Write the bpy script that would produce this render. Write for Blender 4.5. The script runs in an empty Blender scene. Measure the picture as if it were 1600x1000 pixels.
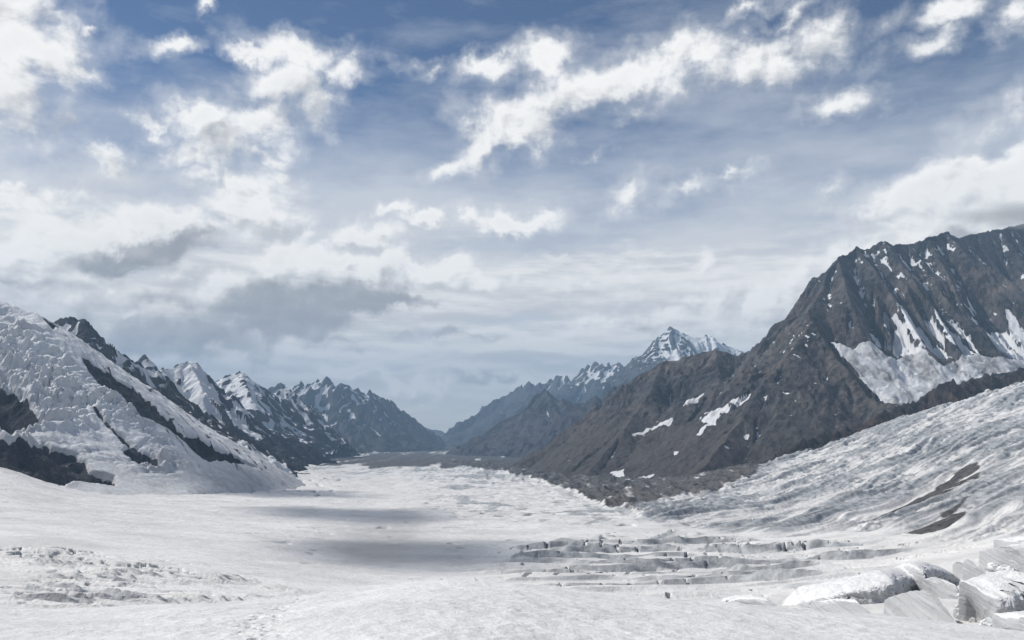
import bpy, math, random
import numpy as np
from mathutils import Vector

# ------------------------------------------------------------------ camera, sky, sun, exposure
scene = bpy.context.scene
COL = scene.collection
F = 1250.0                      # focal length of the photograph in its own pixels (1600 wide)
HOR = 632.0                     # row of the true horizon
PITCH = math.atan((HOR - 500.0) / F)
R = math.radians

cam_data = bpy.data.cameras.new("camera")
cam_data.sensor_width = 36.0
cam_data.lens = 36.0 * F / 1600.0
cam_data.clip_start = 0.5
cam_data.clip_end = 120000.0
cam = bpy.data.objects.new("camera", cam_data)
cam.location = (0, 0, 0)
cam.rotation_euler = (R(90) + PITCH, 0, 0)
COL.objects.link(cam)
scene.camera = cam

SUN_EL, SUN_AZ = 48.0, -74.0    # degrees; azimuth measured from the view axis (+Y) towards +X
sun_data = bpy.data.lights.new("sun", 'SUN')
sun_data.energy = 4.6
sun_data.angle = R(0.53)
sun_data.color = (1.0, 0.965, 0.91)
sun = bpy.data.objects.new("sun", sun_data)
sdir = Vector((math.sin(R(SUN_AZ)) * math.cos(R(SUN_EL)), math.cos(R(SUN_AZ)) * math.cos(R(SUN_EL)), math.sin(R(SUN_EL))))
sun.rotation_euler = sdir.to_track_quat('Z', 'Y').to_euler()
sun.location = (0, 0, 3000)
COL.objects.link(sun)

scene.render.engine = 'CYCLES'
scene.cycles.use_denoising = True
scene.cycles.denoising_prefilter = 'ACCURATE'
scene.cycles.max_bounces = 4
scene.cycles.diffuse_bounces = 2
scene.cycles.glossy_bounces = 1
scene.cycles.transmission_bounces = 1
scene.cycles.volume_bounces = 0
scene.cycles.transparent_max_bounces = 8
scene.view_settings.view_transform = 'Standard'
scene.view_settings.look = 'None'
scene.view_settings.exposure = 0.0
scene.view_settings.gamma = 1.0

def gno(px, py):
    """pixel of the photograph -> (X/Y, Z/Y) in the world, Y being the forward ground axis"""
    dx = (px - 800.0) / F
    dz = (500.0 - py) / F
    yw = math.cos(PITCH) - math.sin(PITCH) * dz
    zw = math.sin(PITCH) + math.cos(PITCH) * dz
    return dx / yw, zw / yw

def pt(px, py, Y):
    u, w = gno(px, py)
    return (u * Y, Y, w * Y)

# ------------------------------------------------------------------ node helper
class NT:
    def __init__(self, tree):
        self.t = tree
        self.n = tree.nodes
        self.l = tree.links
    def new(self, typ, **kw):
        nd = self.n.new(typ)
        for k, v in kw.items():
            setattr(nd, k, v)
        return nd
    def put(self, sock, v):
        if hasattr(v, 'is_linked') or isinstance(v, bpy.types.NodeSocket):
            self.l.new(v, sock)
        else:
            sock.default_value = v
    def math(self, op, a, b=0.0, c=None, clamp=False):
        nd = self.new('ShaderNodeMath', operation=op, use_clamp=clamp)
        self.put(nd.inputs[0], a); self.put(nd.inputs[1], b)
        if c is not None: self.put(nd.inputs[2], c)
        return nd.outputs[0]
    def vmath(self, op, a, b=None, scale=None):
        nd = self.new('ShaderNodeVectorMath', operation=op)
        self.put(nd.inputs[0], a)
        if b is not None: self.put(nd.inputs[1], b)
        if scale is not None: self.put(nd.inputs['Scale'], scale)
        return nd.outputs['Value'] if op in ('LENGTH', 'DOT_PRODUCT', 'DISTANCE') else nd.outputs[0]
    def mix(self, f, a, b):
        nd = self.new('ShaderNodeMix', data_type='RGBA')
        self.put(nd.inputs[0], f)
        self.put(nd.inputs[6], a if not isinstance(a, tuple) else (*a, 1.0)[:4])
        self.put(nd.inputs[7], b if not isinstance(b, tuple) else (*b, 1.0)[:4])
        return nd.outputs[2]
    def ss(self, v, lo, hi, a=0.0, b=1.0):
        nd = self.new('ShaderNodeMapRange', interpolation_type='SMOOTHSTEP')
        self.put(nd.inputs[0], v)
        nd.inputs[1].default_value = lo; nd.inputs[2].default_value = hi
        nd.inputs[3].default_value = a; nd.inputs[4].default_value = b
        return nd.outputs[0]
    def noise(self, vec, scale, detail=6.0, rough=0.55, dist=0.0, dim='3D', lac=2.0):
        nd = self.new('ShaderNodeTexNoise', noise_dimensions=dim)
        self.put(nd.inputs['Vector'], vec)
        nd.inputs['Scale'].default_value = scale
        nd.inputs['Detail'].default_value = detail
        nd.inputs['Roughness'].default_value = rough
        nd.inputs['Lacunarity'].default_value = lac
        nd.inputs['Distortion'].default_value = dist
        return nd.outputs[0]
    def attr(self, name):
        return self.new('ShaderNodeAttribute', attribute_name=name).outputs['Fac']
    def mapping(self, vec, loc=(0, 0, 0), rot=(0, 0, 0), scale=(1, 1, 1), typ='POINT'):
        nd = self.new('ShaderNodeMapping', vector_type=typ)
        self.put(nd.inputs[0], vec)
        nd.inputs[1].default_value = loc; nd.inputs[2].default_value = rot; nd.inputs[3].default_value = scale
        return nd.outputs[0]

# ------------------------------------------------------------------ world: Nishita sky with clouds by direction
def build_world():
    world = bpy.data.worlds.new("World")
    scene.world = world
    world.use_nodes = True
    T = NT(world.node_tree)
    T.n.clear()
    STR = 0.1
    sky = T.new('ShaderNodeTexSky', sky_type='NISHITA')
    sky.sun_disc = False
    sky.sun_elevation = R(SUN_EL)
    sky.sun_rotation = R(SUN_AZ)
    sky.altitude = 4500.0
    sky.air_density = 1.0
    sky.dust_density = 1.0
    sky.ozone_density = 0.8
    out = T.new('ShaderNodeOutputWorld')
    bg = T.new('ShaderNodeBackground')
    bg.inputs[1].default_value = STR
    T.l.new(bg.outputs[0], out.inputs[0])
    hs = T.new('ShaderNodeHueSaturation'); hs.inputs['Saturation'].default_value = 1.14; hs.inputs['Value'].default_value = 0.92
    T.l.new(sky.outputs[0], hs.inputs['Color'])
    bg_col = hs.outputs[0]

    geo = T.new('ShaderNodeTexCoord').outputs['Generated']
    sep = T.new('ShaderNodeSeparateXYZ'); T.put(sep.inputs[0], geo)
    dx, dy, dz = sep.outputs
    K = 0.08                                                        # radians per unit: about 100 px of the photograph
    az = T.math('DIVIDE', T.math('ARCTAN2', dx, dy), K)
    hor = T.math('SQRT', T.math('ADD', T.math('MULTIPLY', dx, dx), T.math('MULTIPLY', dy, dy)))
    el = T.math('DIVIDE', T.math('ARCTAN2', dz, hor), K)
    comb = T.new('ShaderNodeCombineXYZ')
    T.put(comb.inputs[0], az); T.put(comb.inputs[1], el)
    P = comb.outputs[0]

    def ae(px, py):
        u, w = gno(px, py)
        return math.atan2(u, 1) / K, math.atan2(w, math.hypot(u, 1)) / K

    # domain warp that makes every outline irregular
    wn = T.new('ShaderNodeTexNoise', noise_dimensions='2D')
    T.put(wn.inputs['Vector'], P)
    wn.inputs['Scale'].default_value = 1.1; wn.inputs['Detail'].default_value = 5.0; wn.inputs['Roughness'].default_value = 0.6
    warp = T.vmath('SCALE', T.vmath('SUBTRACT', wn.outputs['Color'], (0.5, 0.5, 0.5)), scale=0.9)
    Pw = T.vmath('ADD', P, warp)

    def field(blobs, vec):
        acc = None
        sp = T.new('ShaderNodeSeparateXYZ'); T.put(sp.inputs[0], vec)
        vx, vy, _ = sp.outputs
        for b in blobs:
            px, py, rx, ry = b[:4]
            rot = b[4] if len(b) > 4 else 0.0
            amp = b[5] if len(b) > 5 else 1.0
            cx, cy = ae(px, py)
            v3 = vec
            if acc is not None:                      # one blob after the other keeps the shader's stack small
                cb = T.new('ShaderNodeCombineXYZ')
                T.put(cb.inputs[0], vx); T.put(cb.inputs[1], vy); T.put(cb.inputs[2], acc)
                v3 = cb.outputs[0]
            m = T.mapping(v3, (cx, cy, 0), (0, 0, R(rot)), (rx / 100.0 * 1.2, ry / 100.0 * 1.2, 1e7), 'TEXTURE')
            ln = T.vmath('LENGTH', m)
            v = T.math('MULTIPLY_ADD', ln, -amp, amp)
            acc = v if acc is None else T.math('MAXIMUM', acc, v)
        return T.math('MAXIMUM', acc, -0.6)

    CUM = [  # x, y, half width, half height, tilt, weight
        (30, 50, 105, 58), (100, 80, 58, 55), (5, 130, 55, 55, 0, .95), (10, 200, 55, 48, 0, .75), (-10, 10, 95, 50), (128, 110, 30, 26, 0, .9), (40, 150, 60, 40, 0, .6),
        (285, 72, 42, 15, 10, .75), (142, 40, 18, 10, 0, .7), (325, 26, 10, 10, 0, .6),
        (470, 78, 88, 34), (525, 100, 38, 36), (405, 80, 60, 18, 10), (455, 132, 66, 36), (495, 165, 42, 38), (400, 195, 85, 40), (305, 188, 80, 32), (365, 222, 75, 26, 0, .9),
        (300, 238, 55, 24, 0, .7), (240, 185, 45, 15, 0, .8), (180, 250, 45, 17, 0, .7), (410, 250, 40, 18, 0, .6),
        (860, 85, 60, 36), (890, 150, 130, 42, 16), (800, 188, 95, 46), (765, 210, 70, 40, 25), (1000, 118, 140, 40, 17), (1085, 80, 60, 36), (1170, 85, 100, 32, 8, .9),
        (1205, 105, 70, 22, 0, .8), (1285, 65, 60, 34, 10, .85), (765, 105, 75, 24, 10, .85), (700, 252, 50, 18, 18, .8), (680, 110, 50, 15, 0, .6), (1175, 14, 50, 13, 15, .7),
        (1240, 20, 70, 14, 10, .55), (1475, 12, 75, 26, 0, .95), (1440, 68, 60, 22, 12, .75), (1595, 18, 45, 26, 0, .75), (1295, 165, 58, 26, 0, .8), (1288, 300, 26, 20, 15, .7),
        (1143, 262, 40, 8, 5, .7), (1070, 292, 60, 16, 12, .55), (985, 302, 60, 30, 15, .62), (930, 235, 30, 8, 18, .6), (990, 185, 45, 10, 18, .5),
        (1580, 305, 180, 66, 6, 2.2), (1490, 325, 130, 40, 6, 1.8), (1595, 352, 190, 40, 0, 1.8), (1420, 318, 75, 26, 10, .9), (1400, 350, 90, 30, 20, .7), (1340, 385, 90, 36, 22, .75), (1260, 425, 90, 40, 25, .7),
        (375, 310, 95, 44, 0, 1.25), (405, 345, 65, 36, 0, 1.1), (265, 350, 125, 42, 0, 1.15), (150, 375, 150, 45, 0, 1.1), (40, 395, 110, 40, 0, .95), (25, 315, 90, 13, 0, .8), (105, 318, 40, 22, 0, .7), (70, 345, 60, 20, 0, .6),
        (619, 334, 24, 14, 0, 1.1), (575, 374, 58, 30, 0, 1.25), (668, 352, 52, 22, 0, 1.2), (740, 350, 45, 22, 0, 1.0), (810, 343, 80, 19, 3, 1.05), (845, 333, 40, 17, 0, 1),
        (435, 390, 70, 36, 0, 1.1), (520, 408, 130, 26, 0, 1.2), (630, 420, 140, 22, 0, 1.15), (720, 435, 120, 22, 0, .9), (430, 420, 90, 25), (330, 440, 80, 30), (560, 440, 40, 15), (100, 440, 140, 40), (30, 470, 90, 30, 0, .8),
        (560, 584, 60, 20, 0, 1.25), (628, 598, 90, 19, -5, 1.15), (515, 590, 16, 12, 0, .8), (215, 488, 46, 15, 0, .85), (430, 540, 24, 24, 30, .8), (490, 460, 14, 8, 0, .7), (395, 560, 90, 14, 0, .6),
        (1085, 465, 42, 32, 0, .95), (1060, 495, 60, 26, 0, .8), (1100, 405, 22, 14, 0, .75), (1160, 470, 90, 36, 10, .75), (960, 505, 120, 20, 5, .7), (1000, 460, 100, 20, 0, .6),
        (1230, 490, 70, 30, 25, .7), (880, 400, 90, 10, 0, .5), (900, 440, 150, 14, 0, .55),
        # out of the picture, so that the rest of the sky is not bare
        (-300, 120, 260, 120), (-420, 330, 260, 90), (-900, 200, 300, 150), (1900, 180, 240, 80), (2200, 320, 300, 100), (400, -250, 240, 90), (1200, -300, 260, 100), (-100, -200, 200, 90),
        (900, -700, 260, 140), (2600, -300, 300, 150), (-1300, -250, 280, 150), (-1500, 350, 400, 80), (3000, 300, 400, 90),
    ]
    DARK = [
        (240, 395, 100, 20, 8), (180, 412, 90, 16, 5, .7), (330, 375, 40, 16, 10, .6), (490, 475, 190, 34, 6), (610, 468, 100, 20, 5), (430, 510, 130, 34, 5), (300, 530, 160, 34, 0, .9), (560, 460, 60, 26), (250, 470, 70, 20, 0, .5),
        (520, 535, 120, 10, 0, .4), (1580, 372, 120, 18, 3, .6), (780, 590, 90, 8, 0, .4), (720, 530, 90, 7, 0, .4), (1020, 520, 50, 10, 0, .4), (20, 445, 100, 12, 0, .4),
        (350, 215, 60, 10, 10, .35), (60, 185, 50, 18, 0, .3),
        (-420, 380, 200, 30), (2200, 370, 220, 30), (-300, 190, 160, 30, 0, .6),
    ]
    B = field(CUM, Pw)
    Dk = field(DARK, Pw)

    # puffy detail: broken noise, evaluated here and a little way towards the sun
    Ps = T.mapping(P, scale=(0.9, 1.15, 1))
    LV = (-0.09, 0.15, 0.0)
    def puffs(vec):
        return T.noise(vec, 1.35, 8.0, 0.53, 0.15, '2D')
    n0 = puffs(Ps)
    n1 = puffs(T.vmath('ADD', Ps, LV))
    n2 = T.noise(T.vmath('ADD', Ps, (7.3, 2.1, 0)), 3.2, 6.0, 0.52, 0.1, '2D')
    n3 = T.noise(T.vmath('ADD', Ps, (7.3 + LV[0] * .4, 2.1 + LV[1] * .4, 0)), 3.2, 6.0, 0.52, 0.1, '2D')
    dens = T.math('ADD', T.math('MULTIPLY_ADD', T.math('SUBTRACT', n0, 0.5), 1.35, B), T.math('MULTIPLY', T.math('SUBTRACT', n2, 0.5), 0.5))
    a_cum = T.math('MAXIMUM', T.ss(dens, 0.03, 0.80), T.ss(dens, -0.22, 0.45, 0.0, 0.30))
    relief = T.math('ADD', T.math('MULTIPLY', T.math('SUBTRACT', n0, n1), 2.1), T.math('MULTIPLY', T.math('SUBTRACT', n2, n3), 0.55))

    # high thin veil and the layered low sheet
    Pv = T.mapping(P, (3.1, 1.7, 0), (0, 0, R(8)), (0.16, 0.55, 1))
    veil_n = T.noise(Pv, 1.4, 7.0, 0.6, 0.0, '2D')
    Pv2 = T.mapping(P, (9.1, 4.2, 0), (0, 0, R(2)), (0.22, 1.25, 1))
    sheet_n = T.noise(Pv2, 1.3, 8.0, 0.58, 0.0, '2D')
    sheet_m = T.noise(T.vmath('ADD', Pv2, (0.0, 0.12, 0)), 1.3, 8.0, 0.58, 0.0, '2D')
    def band(lo, hi, a, b):                      # by rows of the photograph
        return T.ss(el, ae(800, lo)[1], ae(800, hi)[1], a, b)
    veil = T.math('ADD', band(60, 440, 0.0, 0.92), T.math('MULTIPLY', T.math('SUBTRACT', veil_n, 0.46), 1.7))
    veil = T.math('MULTIPLY', T.math('MINIMUM', T.math('MAXIMUM', veil, 0.03), 1.0), band(640, 520, 0.75, 1.0))
    sheet = T.math('MULTIPLY', T.ss(T.math('ADD', sheet_n, band(300, 470, -0.35, 0.16)), 0.36, 0.60), band(660, 560, 0.35, 0.95))

    s = 1.0 / STR
    c_veil = tuple(v * s for v in (0.64, 0.675, 0.74))
    veil_low = tuple(v * s for v in (0.76, 0.765, 0.775))
    col = T.mix(T.math('MULTIPLY', veil, 0.93), bg_col, T.mix(band(520, 640, 0.0, 0.7), T.mix(band(250, 500, 0.0, 1.0), c_veil, veil_low), tuple(v * s for v in (0.98, 0.955, 0.93))))
    sh = T.ss(T.math('SUBTRACT', sheet_n, sheet_m), -0.12, 0.10)
    c_sheet = T.mix(sh, tuple(v * s for v in (0.66, 0.665, 0.68)), tuple(v * s for v in (1.0, 0.98, 0.96)))
    col = T.mix(T.math('MULTIPLY', sheet, 0.85), col, c_sheet)
    # cumulus: bright towards the sun, grey away from it and in the thick bases
    BIG = [(375, 310, 95, 44), (265, 350, 125, 42), (150, 375, 150, 45), (40, 395, 110, 40), (520, 415, 150, 40), (660, 425, 140, 34), (620, 592, 100, 26), (575, 370, 60, 30), (668, 352, 55, 24), (780, 345, 110, 24),
           (1570, 300, 190, 80, 6), (450, 110, 120, 70), (360, 205, 120, 50), (30, 90, 130, 130), (860, 150, 160, 60, 16), (1060, 105, 160, 50, 15)]
    Bb = field(BIG, Pw)
    Bu = field(BIG, T.vmath('ADD', Pw, (-0.10, 0.22, 0.0)))
    relief = T.math('ADD', relief, T.math('MULTIPLY', T.math('SUBTRACT', Bb, Bu), 0.75))
    lit = T.ss(relief, -0.60, 0.18)
    c_cum = T.mix(lit, tuple(v * s for v in (0.60, 0.615, 0.64)), tuple(v * s for v in (1.05, 1.04, 1.02)))
    dk = T.math('ADD', Dk, T.math('MULTIPLY', T.math('SUBTRACT', n0, 0.5), 1.2))
    dk = T.math('ADD', dk, T.math('MULTIPLY', T.math('SUBTRACT', n2, 0.5), 0.5))
    a_dk = T.ss(dk, -0.02, 0.62)
    c_dk = T.mix(T.ss(relief, -0.5, 0.5), tuple(v * s for v in (0.33, 0.345, 0.375)), tuple(v * s for v in (0.47, 0.485, 0.51)))
    thick = T.ss(dens, 0.45, 1.35, 0.0, 0.30)
    c_cum = T.mix(thick, c_cum, tuple(v * s for v in (0.72, 0.735, 0.755)))
    col = T.mix(T.math('MULTIPLY', a_cum, band(640, 460, 0.88, 0.98)), col, c_cum)
    col = T.mix(T.math('MULTIPLY', a_dk, 0.88), col, c_dk)
    T.put(bg.inputs[0], col)
    world.cycles.sampling_method = 'MANUAL'
    world.cycles.sample_map_resolution = 512

build_world()

# ------------------------------------------------------------------ noise in numpy
_rng = np.random.RandomState(7)
_PERM = _rng.permutation(4096).astype(np.int64)
_ANG = _rng.rand(4096) * 2 * np.pi
_GX, _GY = np.cos(_ANG).astype(np.float32), np.sin(_ANG).astype(np.float32)
_RND = _rng.rand(4096).astype(np.float32)

def _hash(ix, iy, seed):
    return _PERM[(_PERM[(ix + seed * 131) & 4095] + iy * 57 + seed * 17) & 4095]

def perlin(x, y, seed=0):
    fx = np.floor(x); fy = np.floor(y)
    ix = fx.astype(np.int64); iy = fy.astype(np.int64)
    dx = (x - fx).astype(np.float32); dy = (y - fy).astype(np.float32)
    ux = dx * dx * dx * (dx * (dx * 6 - 15) + 10); uy = dy * dy * dy * (dy * (dy * 6 - 15) + 10)
    def g(i, j):
        h = _hash(ix + i, iy + j, seed)
        return _GX[h] * (dx - i) + _GY[h] * (dy - j)
    a = g(0, 0); a = a + ux * (g(1, 0) - a)
    b = g(0, 1); b = b + ux * (g(1, 1) - b)
    return (a + uy * (b - a)) * 1.5

def fbm(x, y, octv=5, seed=0, gain=0.5, lac=2.03):
    s = 0.0; a = 1.0; n = 0.0
    for o in range(octv):
        s = s + a * perlin(x, y, seed + o); n += a
        x = x * lac + 3.7; y = y * lac + 1.3; a *= gain
    return s / n

def ridged(x, y, octv=5, seed=0, gain=0.5, lac=2.07):
    s = 0.0; a = 1.0; n = 0.0; w = 1.0
    for o in range(octv):
        r = 1.0 - np.abs(perlin(x, y, seed + o))
        r = r * r * w
        w = np.clip(r * 1.6, 0, 1)
        s = s + a * r; n += a
        x = x * lac + 5.1; y = y * lac + 2.9; a *= gain
    return s / n                      # 0..1

def worley(x, y, seed=0):
    """F1, F2 and a random value of the nearest cell"""
    ix = np.floor(x).astype(np.int64); iy = np.floor(y).astype(np.int64)
    f1 = np.full(x.shape, 9.0, np.float32); f2 = f1.copy(); c = np.zeros(x.shape, np.float32)
    for i in (-1, 0, 1):
        for j in (-1, 0, 1):
            h = _hash(ix + i, iy + j, seed)
            d = np.hypot(ix + i + _RND[h] - x, iy + j + _RND[(h * 7 + 13) & 4095] - y).astype(np.float32)
            near = d < f1
            f2 = np.where(near, f1, np.minimum(f2, d))
            c = np.where(near, _RND[(h * 3 + 5) & 4095], c)
            f1 = np.where(near, d, f1)
    return f1, f2, c

def sstep(v, lo, hi):
    t = np.clip((v - lo) / (hi - lo), 0, 1)
    return t * t * (3 - 2 * t)

def blur(a, n=1):
    for _ in range(n):
        p = np.pad(a, 1, mode='edge')
        a = (p[:-2, 1:-1] + p[2:, 1:-1] + p[1:-1, :-2] + p[1:-1, 2:] + 2 * p[1:-1, 1:-1]) / 6.0
    return a

def poly_dist(x, y, poly):
    """signed distance to a closed polygon, positive inside"""
    poly = np.asarray(poly, float)
    n = len(poly)
    inside = np.zeros(x.shape, bool)
    best = np.full(x.shape, 1e18)
    for i in range(n):
        ax, ay = poly[i]; bx, by = poly[(i + 1) % n]
        ex, ey = bx - ax, by - ay
        t = np.clip(((x - ax) * ex + (y - ay) * ey) / (ex * ex + ey * ey + 1e-9), 0, 1)
        best = np.minimum(best, (x - ax - t * ex) ** 2 + (y - ay - t * ey) ** 2)
        cr = ((ay > y) != (by > y)) & (x < (bx - ax) * (y - ay) / (by - ay + 1e-12) + ax)
        inside ^= cr
    d = np.sqrt(best)
    return np.where(inside, d, -d)

# ------------------------------------------------------------------ meshes and tags
def tag(o, label=None, cat=None, group=None, kind=None):
    if label: o['label'] = label
    if cat: o['category'] = cat
    if group: o['group'] = group
    if kind: o['kind'] = kind
    return o

def grid_mesh(name, X, Y, Z, mats, keep=None, attrs=None, parent=None, smooth=True, normals=True):
    """one heightfield (or any sheet of a grid) as one mesh; keep = mask of the quads"""
    n, m = X.shape
    idx = np.arange(n * m).reshape(n, m)
    q = np.stack([idx[:-1, :-1], idx[:-1, 1:], idx[1:, 1:], idx[1:, :-1]], -1)
    q = q[keep] if keep is not None else q.reshape(-1, 4)
    q = q.reshape(-1, 4)
    used = np.zeros(n * m, bool); used[q.ravel()] = True
    remap = np.cumsum(used) - 1
    q = remap[q]
    co = np.stack([X, Y, Z], -1).reshape(-1, 3)
    me = bpy.data.meshes.new(name)
    nv = int(used.sum()); nq = len(q)
    me.vertices.add(nv)
    me.vertices.foreach_set('co', co[used].astype(np.float32).ravel())
    me.loops.add(nq * 4)
    me.loops.foreach_set('vertex_index', q.astype(np.int32).ravel())
    me.polygons.add(nq)
    me.polygons.foreach_set('loop_start', np.arange(0, nq * 4, 4, dtype=np.int32))
    me.polygons.foreach_set('use_smooth', np.full(nq, smooth))
    for k, v in (attrs or {}).items():
        a = me.attributes.new(k, 'FLOAT', 'POINT')
        a.data.foreach_set('value', v.reshape(-1)[used].astype(np.float32))
    me.update(calc_edges=True)
    if normals and smooth and keep is not None:
        c = co.reshape(n, m, 3)
        nn = np.cross(np.gradient(c, axis=1), np.gradient(c, axis=0))
        nn /= np.linalg.norm(nn, axis=-1, keepdims=True) + 1e-9
        nn = nn.reshape(-1, 3)[used]
        if nn[:, 2].mean() < 0: nn = -nn
        me.normals_split_custom_set_from_vertices(nn.astype(np.float32).tolist())
    for mt in (mats if isinstance(mats, list) else [mats]):
        me.materials.append(mt)
    o = bpy.data.objects.new(name, me)
    COL.objects.link(o)
    if parent: o.parent = parent
    return o

# ------------------------------------------------------------------ materials
def rock_snow_material(name, dark=(0.035, 0.034, 0.036), light=(0.115, 0.105, 0.098), scree=(0.085, 0.070, 0.062), scale=1.0, bump=1.0, snow=(0.69, 0.695, 0.705)):
    m = bpy.data.materials.new(name); m.use_nodes = True
    T = NT(m.node_tree); T.n.clear()
    out = T.new('ShaderNodeOutputMaterial'); b = T.new('ShaderNodeBsdfPrincipled')
    T.l.new(b.outputs[0], out.inputs[0])
    P = T.new('ShaderNodeNewGeometry').outputs['Position']
    Pz = T.mapping(P, scale=(1, 1, 0.45))
    n1 = T.noise(Pz, 0.008 / scale, 7, 0.62, 0.4)
    n2 = T.noise(Pz, 0.05 / scale, 6, 0.65)
    n3 = T.noise(P, 0.22 / scale, 4, 0.6)
    rock = T.mix(T.ss(T.math('ADD', T.math('MULTIPLY_ADD', n2, 0.5, T.math('MULTIPLY', n1, 0.45)), T.math('MULTIPLY', n3, 0.2)), 0.46, 0.70), dark, light)
    # broad differences of stone: warm and cold beds, paler tilted layers
    n0 = T.noise(T.mapping(P, scale=(1, 1, 2.2)), 0.0021 / scale, 5, 0.6, 0.6)
    tint = T.new('ShaderNodeMix', data_type='RGBA', blend_type='MULTIPLY')
    tint.inputs[0].default_value = 1.0
    T.put(tint.inputs[6], rock)
    T.put(tint.inputs[7], T.mix(T.ss(n0, 0.36, 0.64), (0.62, 0.67, 0.75), (1.16, 1.05, 0.97)))
    rock = tint.outputs[2]
    bed = T.noise(T.mapping(P, rot=(0.35, 0.5, 0.2), scale=(0.12, 0.12, 1.0)), 0.045 / scale, 4, 0.6, 0.2)
    rock = T.mix(T.ss(bed, 0.56, 0.70, 0.0, 0.45), rock, light)
    sc = T.mix(T.ss(n2, 0.3, 0.7), tuple(v * 0.72 for v in scree), tuple(v * 1.25 for v in scree))
    rock = T.mix(T.math('MULTIPLY', T.attr('scree'), T.ss(n1, 0.3, 0.55, .5, 1.0)), rock, sc)
    sn = T.math('ADD', T.attr('snow'), T.math('MULTIPLY', T.math('SUBTRACT', n2, 0.5), 0.75))
    sn = T.math('ADD', sn, T.math('MULTIPLY', T.math('SUBTRACT', n3, 0.5), 0.35))
    fs = T.ss(sn, 0.44, 0.56)
    sncol = T.mix(T.math('MULTIPLY', T.attr('dirty'), T.ss(n2, 0.3, 0.62, 0.35, 1.0)), snow, (0.25, 0.245, 0.24))
    sncol = T.mix(T.ss(n2, 0.45, 0.8, 0.0, 0.22), sncol, (0.45, 0.46, 0.48))
    T.put(b.inputs['Base Color'], T.mix(fs, rock, sncol))
    T.put(b.inputs['Roughness'], 0.9)
    b.inputs['Specular IOR Level'].default_value = 0.15
    bp = T.new('ShaderNodeBump')
    bp.inputs['Strength'].default_value = 0.9
    bp.inputs['Distance'].default_value = 1.0
    hgt = T.math('MULTIPLY_ADD', n2, 20.0 * scale * bump, T.math('MULTIPLY', n3, 6.0 * scale * bump))
    hgt = T.math('MULTIPLY', hgt, T.math('MULTIPLY_ADD', fs, -0.7, 1.0))
    T.put(bp.inputs['Height'], hgt)
    T.l.new(bp.outputs[0], b.inputs['Normal'])
    return m

def glacier_material(name):
    m = bpy.data.materials.new(name); m.use_nodes = True
    T = NT(m.node_tree); T.n.clear()
    out = T.new('ShaderNodeOutputMaterial'); b = T.new('ShaderNodeBsdfPrincipled')
    T.l.new(b.outputs[0], out.inputs[0])
    P = T.new('ShaderNodeNewGeometry').outputs['Position']
    n1 = T.noise(P, 0.012, 7, 0.6, 0.5)
    n2 = T.noise(P, 0.09, 6, 0.62)
    n3 = T.noise(P, 0.6, 4, 0.6)
    snow = T.mix(T.ss(n1, 0.35, 0.7), (0.69, 0.678, 0.66), (0.55, 0.54, 0.525))
    ice = T.mix(T.ss(n2, 0.3, 0.7), (0.20, 0.212, 0.222), (0.46, 0.468, 0.472))
    fi = T.ss(T.math('ADD', T.attr('ice'), T.math('MULTIPLY', T.math('SUBTRACT', n2, 0.5), 0.9)), 0.25, 0.75)
    col = T.mix(fi, snow, ice)
    deb = T.mix(T.ss(n2, 0.3, 0.75), (0.040, 0.038, 0.038), (0.125, 0.118, 0.112))
    fd = T.ss(T.math('ADD', T.attr('dirt'), T.math('MULTIPLY', T.math('SUBTRACT', T.math('MULTIPLY_ADD', n3, 0.35, T.math('MULTIPLY', n2, 0.65)), 0.5), 0.8)), 0.38, 0.62)
    col = T.mix(fd, col, deb)
    T.put(b.inputs['Base Color'], col)
    b.inputs['Roughness'].default_value = 0.75
    b.inputs['Specular IOR Level'].default_value = 0.2
    bp = T.new('ShaderNodeBump'); bp.inputs['Strength'].default_value = 0.8; bp.inputs['Distance'].default_value = 1.0
    T.put(bp.inputs['Height'], T.math('MULTIPLY_ADD', n2, 3.0, T.math('MULTIPLY', n3, 0.55)))
    T.l.new(bp.outputs[0], b.inputs['Normal'])
    return m

def near_snow_material(name):
    m = bpy.data.materials.new(name); m.use_nodes = True
    T = NT(m.node_tree); T.n.clear()
    out = T.new('ShaderNodeOutputMaterial'); b = T.new('ShaderNodeBsdfPrincipled')
    T.l.new(b.outputs[0], out.inputs[0])
    P = T.new('ShaderNodeNewGeometry').outputs['Position']
    n1 = T.noise(P, 0.12, 6, 0.6, 0.3)
    n2 = T.noise(P, 2.2, 6, 0.65)
    n3 = T.noise(P, 9.0, 3, 0.6)
    col = T.mix(T.ss(n1, 0.35, 0.7), (0.71, 0.702, 0.69), (0.60, 0.594, 0.584))
    col = T.mix(T.ss(n2, 0.56, 0.78, 0, 0.5), col, (0.42, 0.425, 0.43))
    T.put(b.inputs['Base Color'], col)
    b.inputs['Roughness'].default_value = 0.6
    b.inputs['Specular IOR Level'].default_value = 0.25
    bp = T.new('ShaderNodeBump'); bp.inputs['Strength'].default_value = 0.9; bp.inputs['Distance'].default_value = 1.0
    T.put(bp.inputs['Height'], T.math('MULTIPLY_ADD', n2, 0.16, T.math('MULTIPLY', n3, 0.03)))
    T.l.new(bp.outputs[0], b.inputs['Normal'])
    return m

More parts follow.
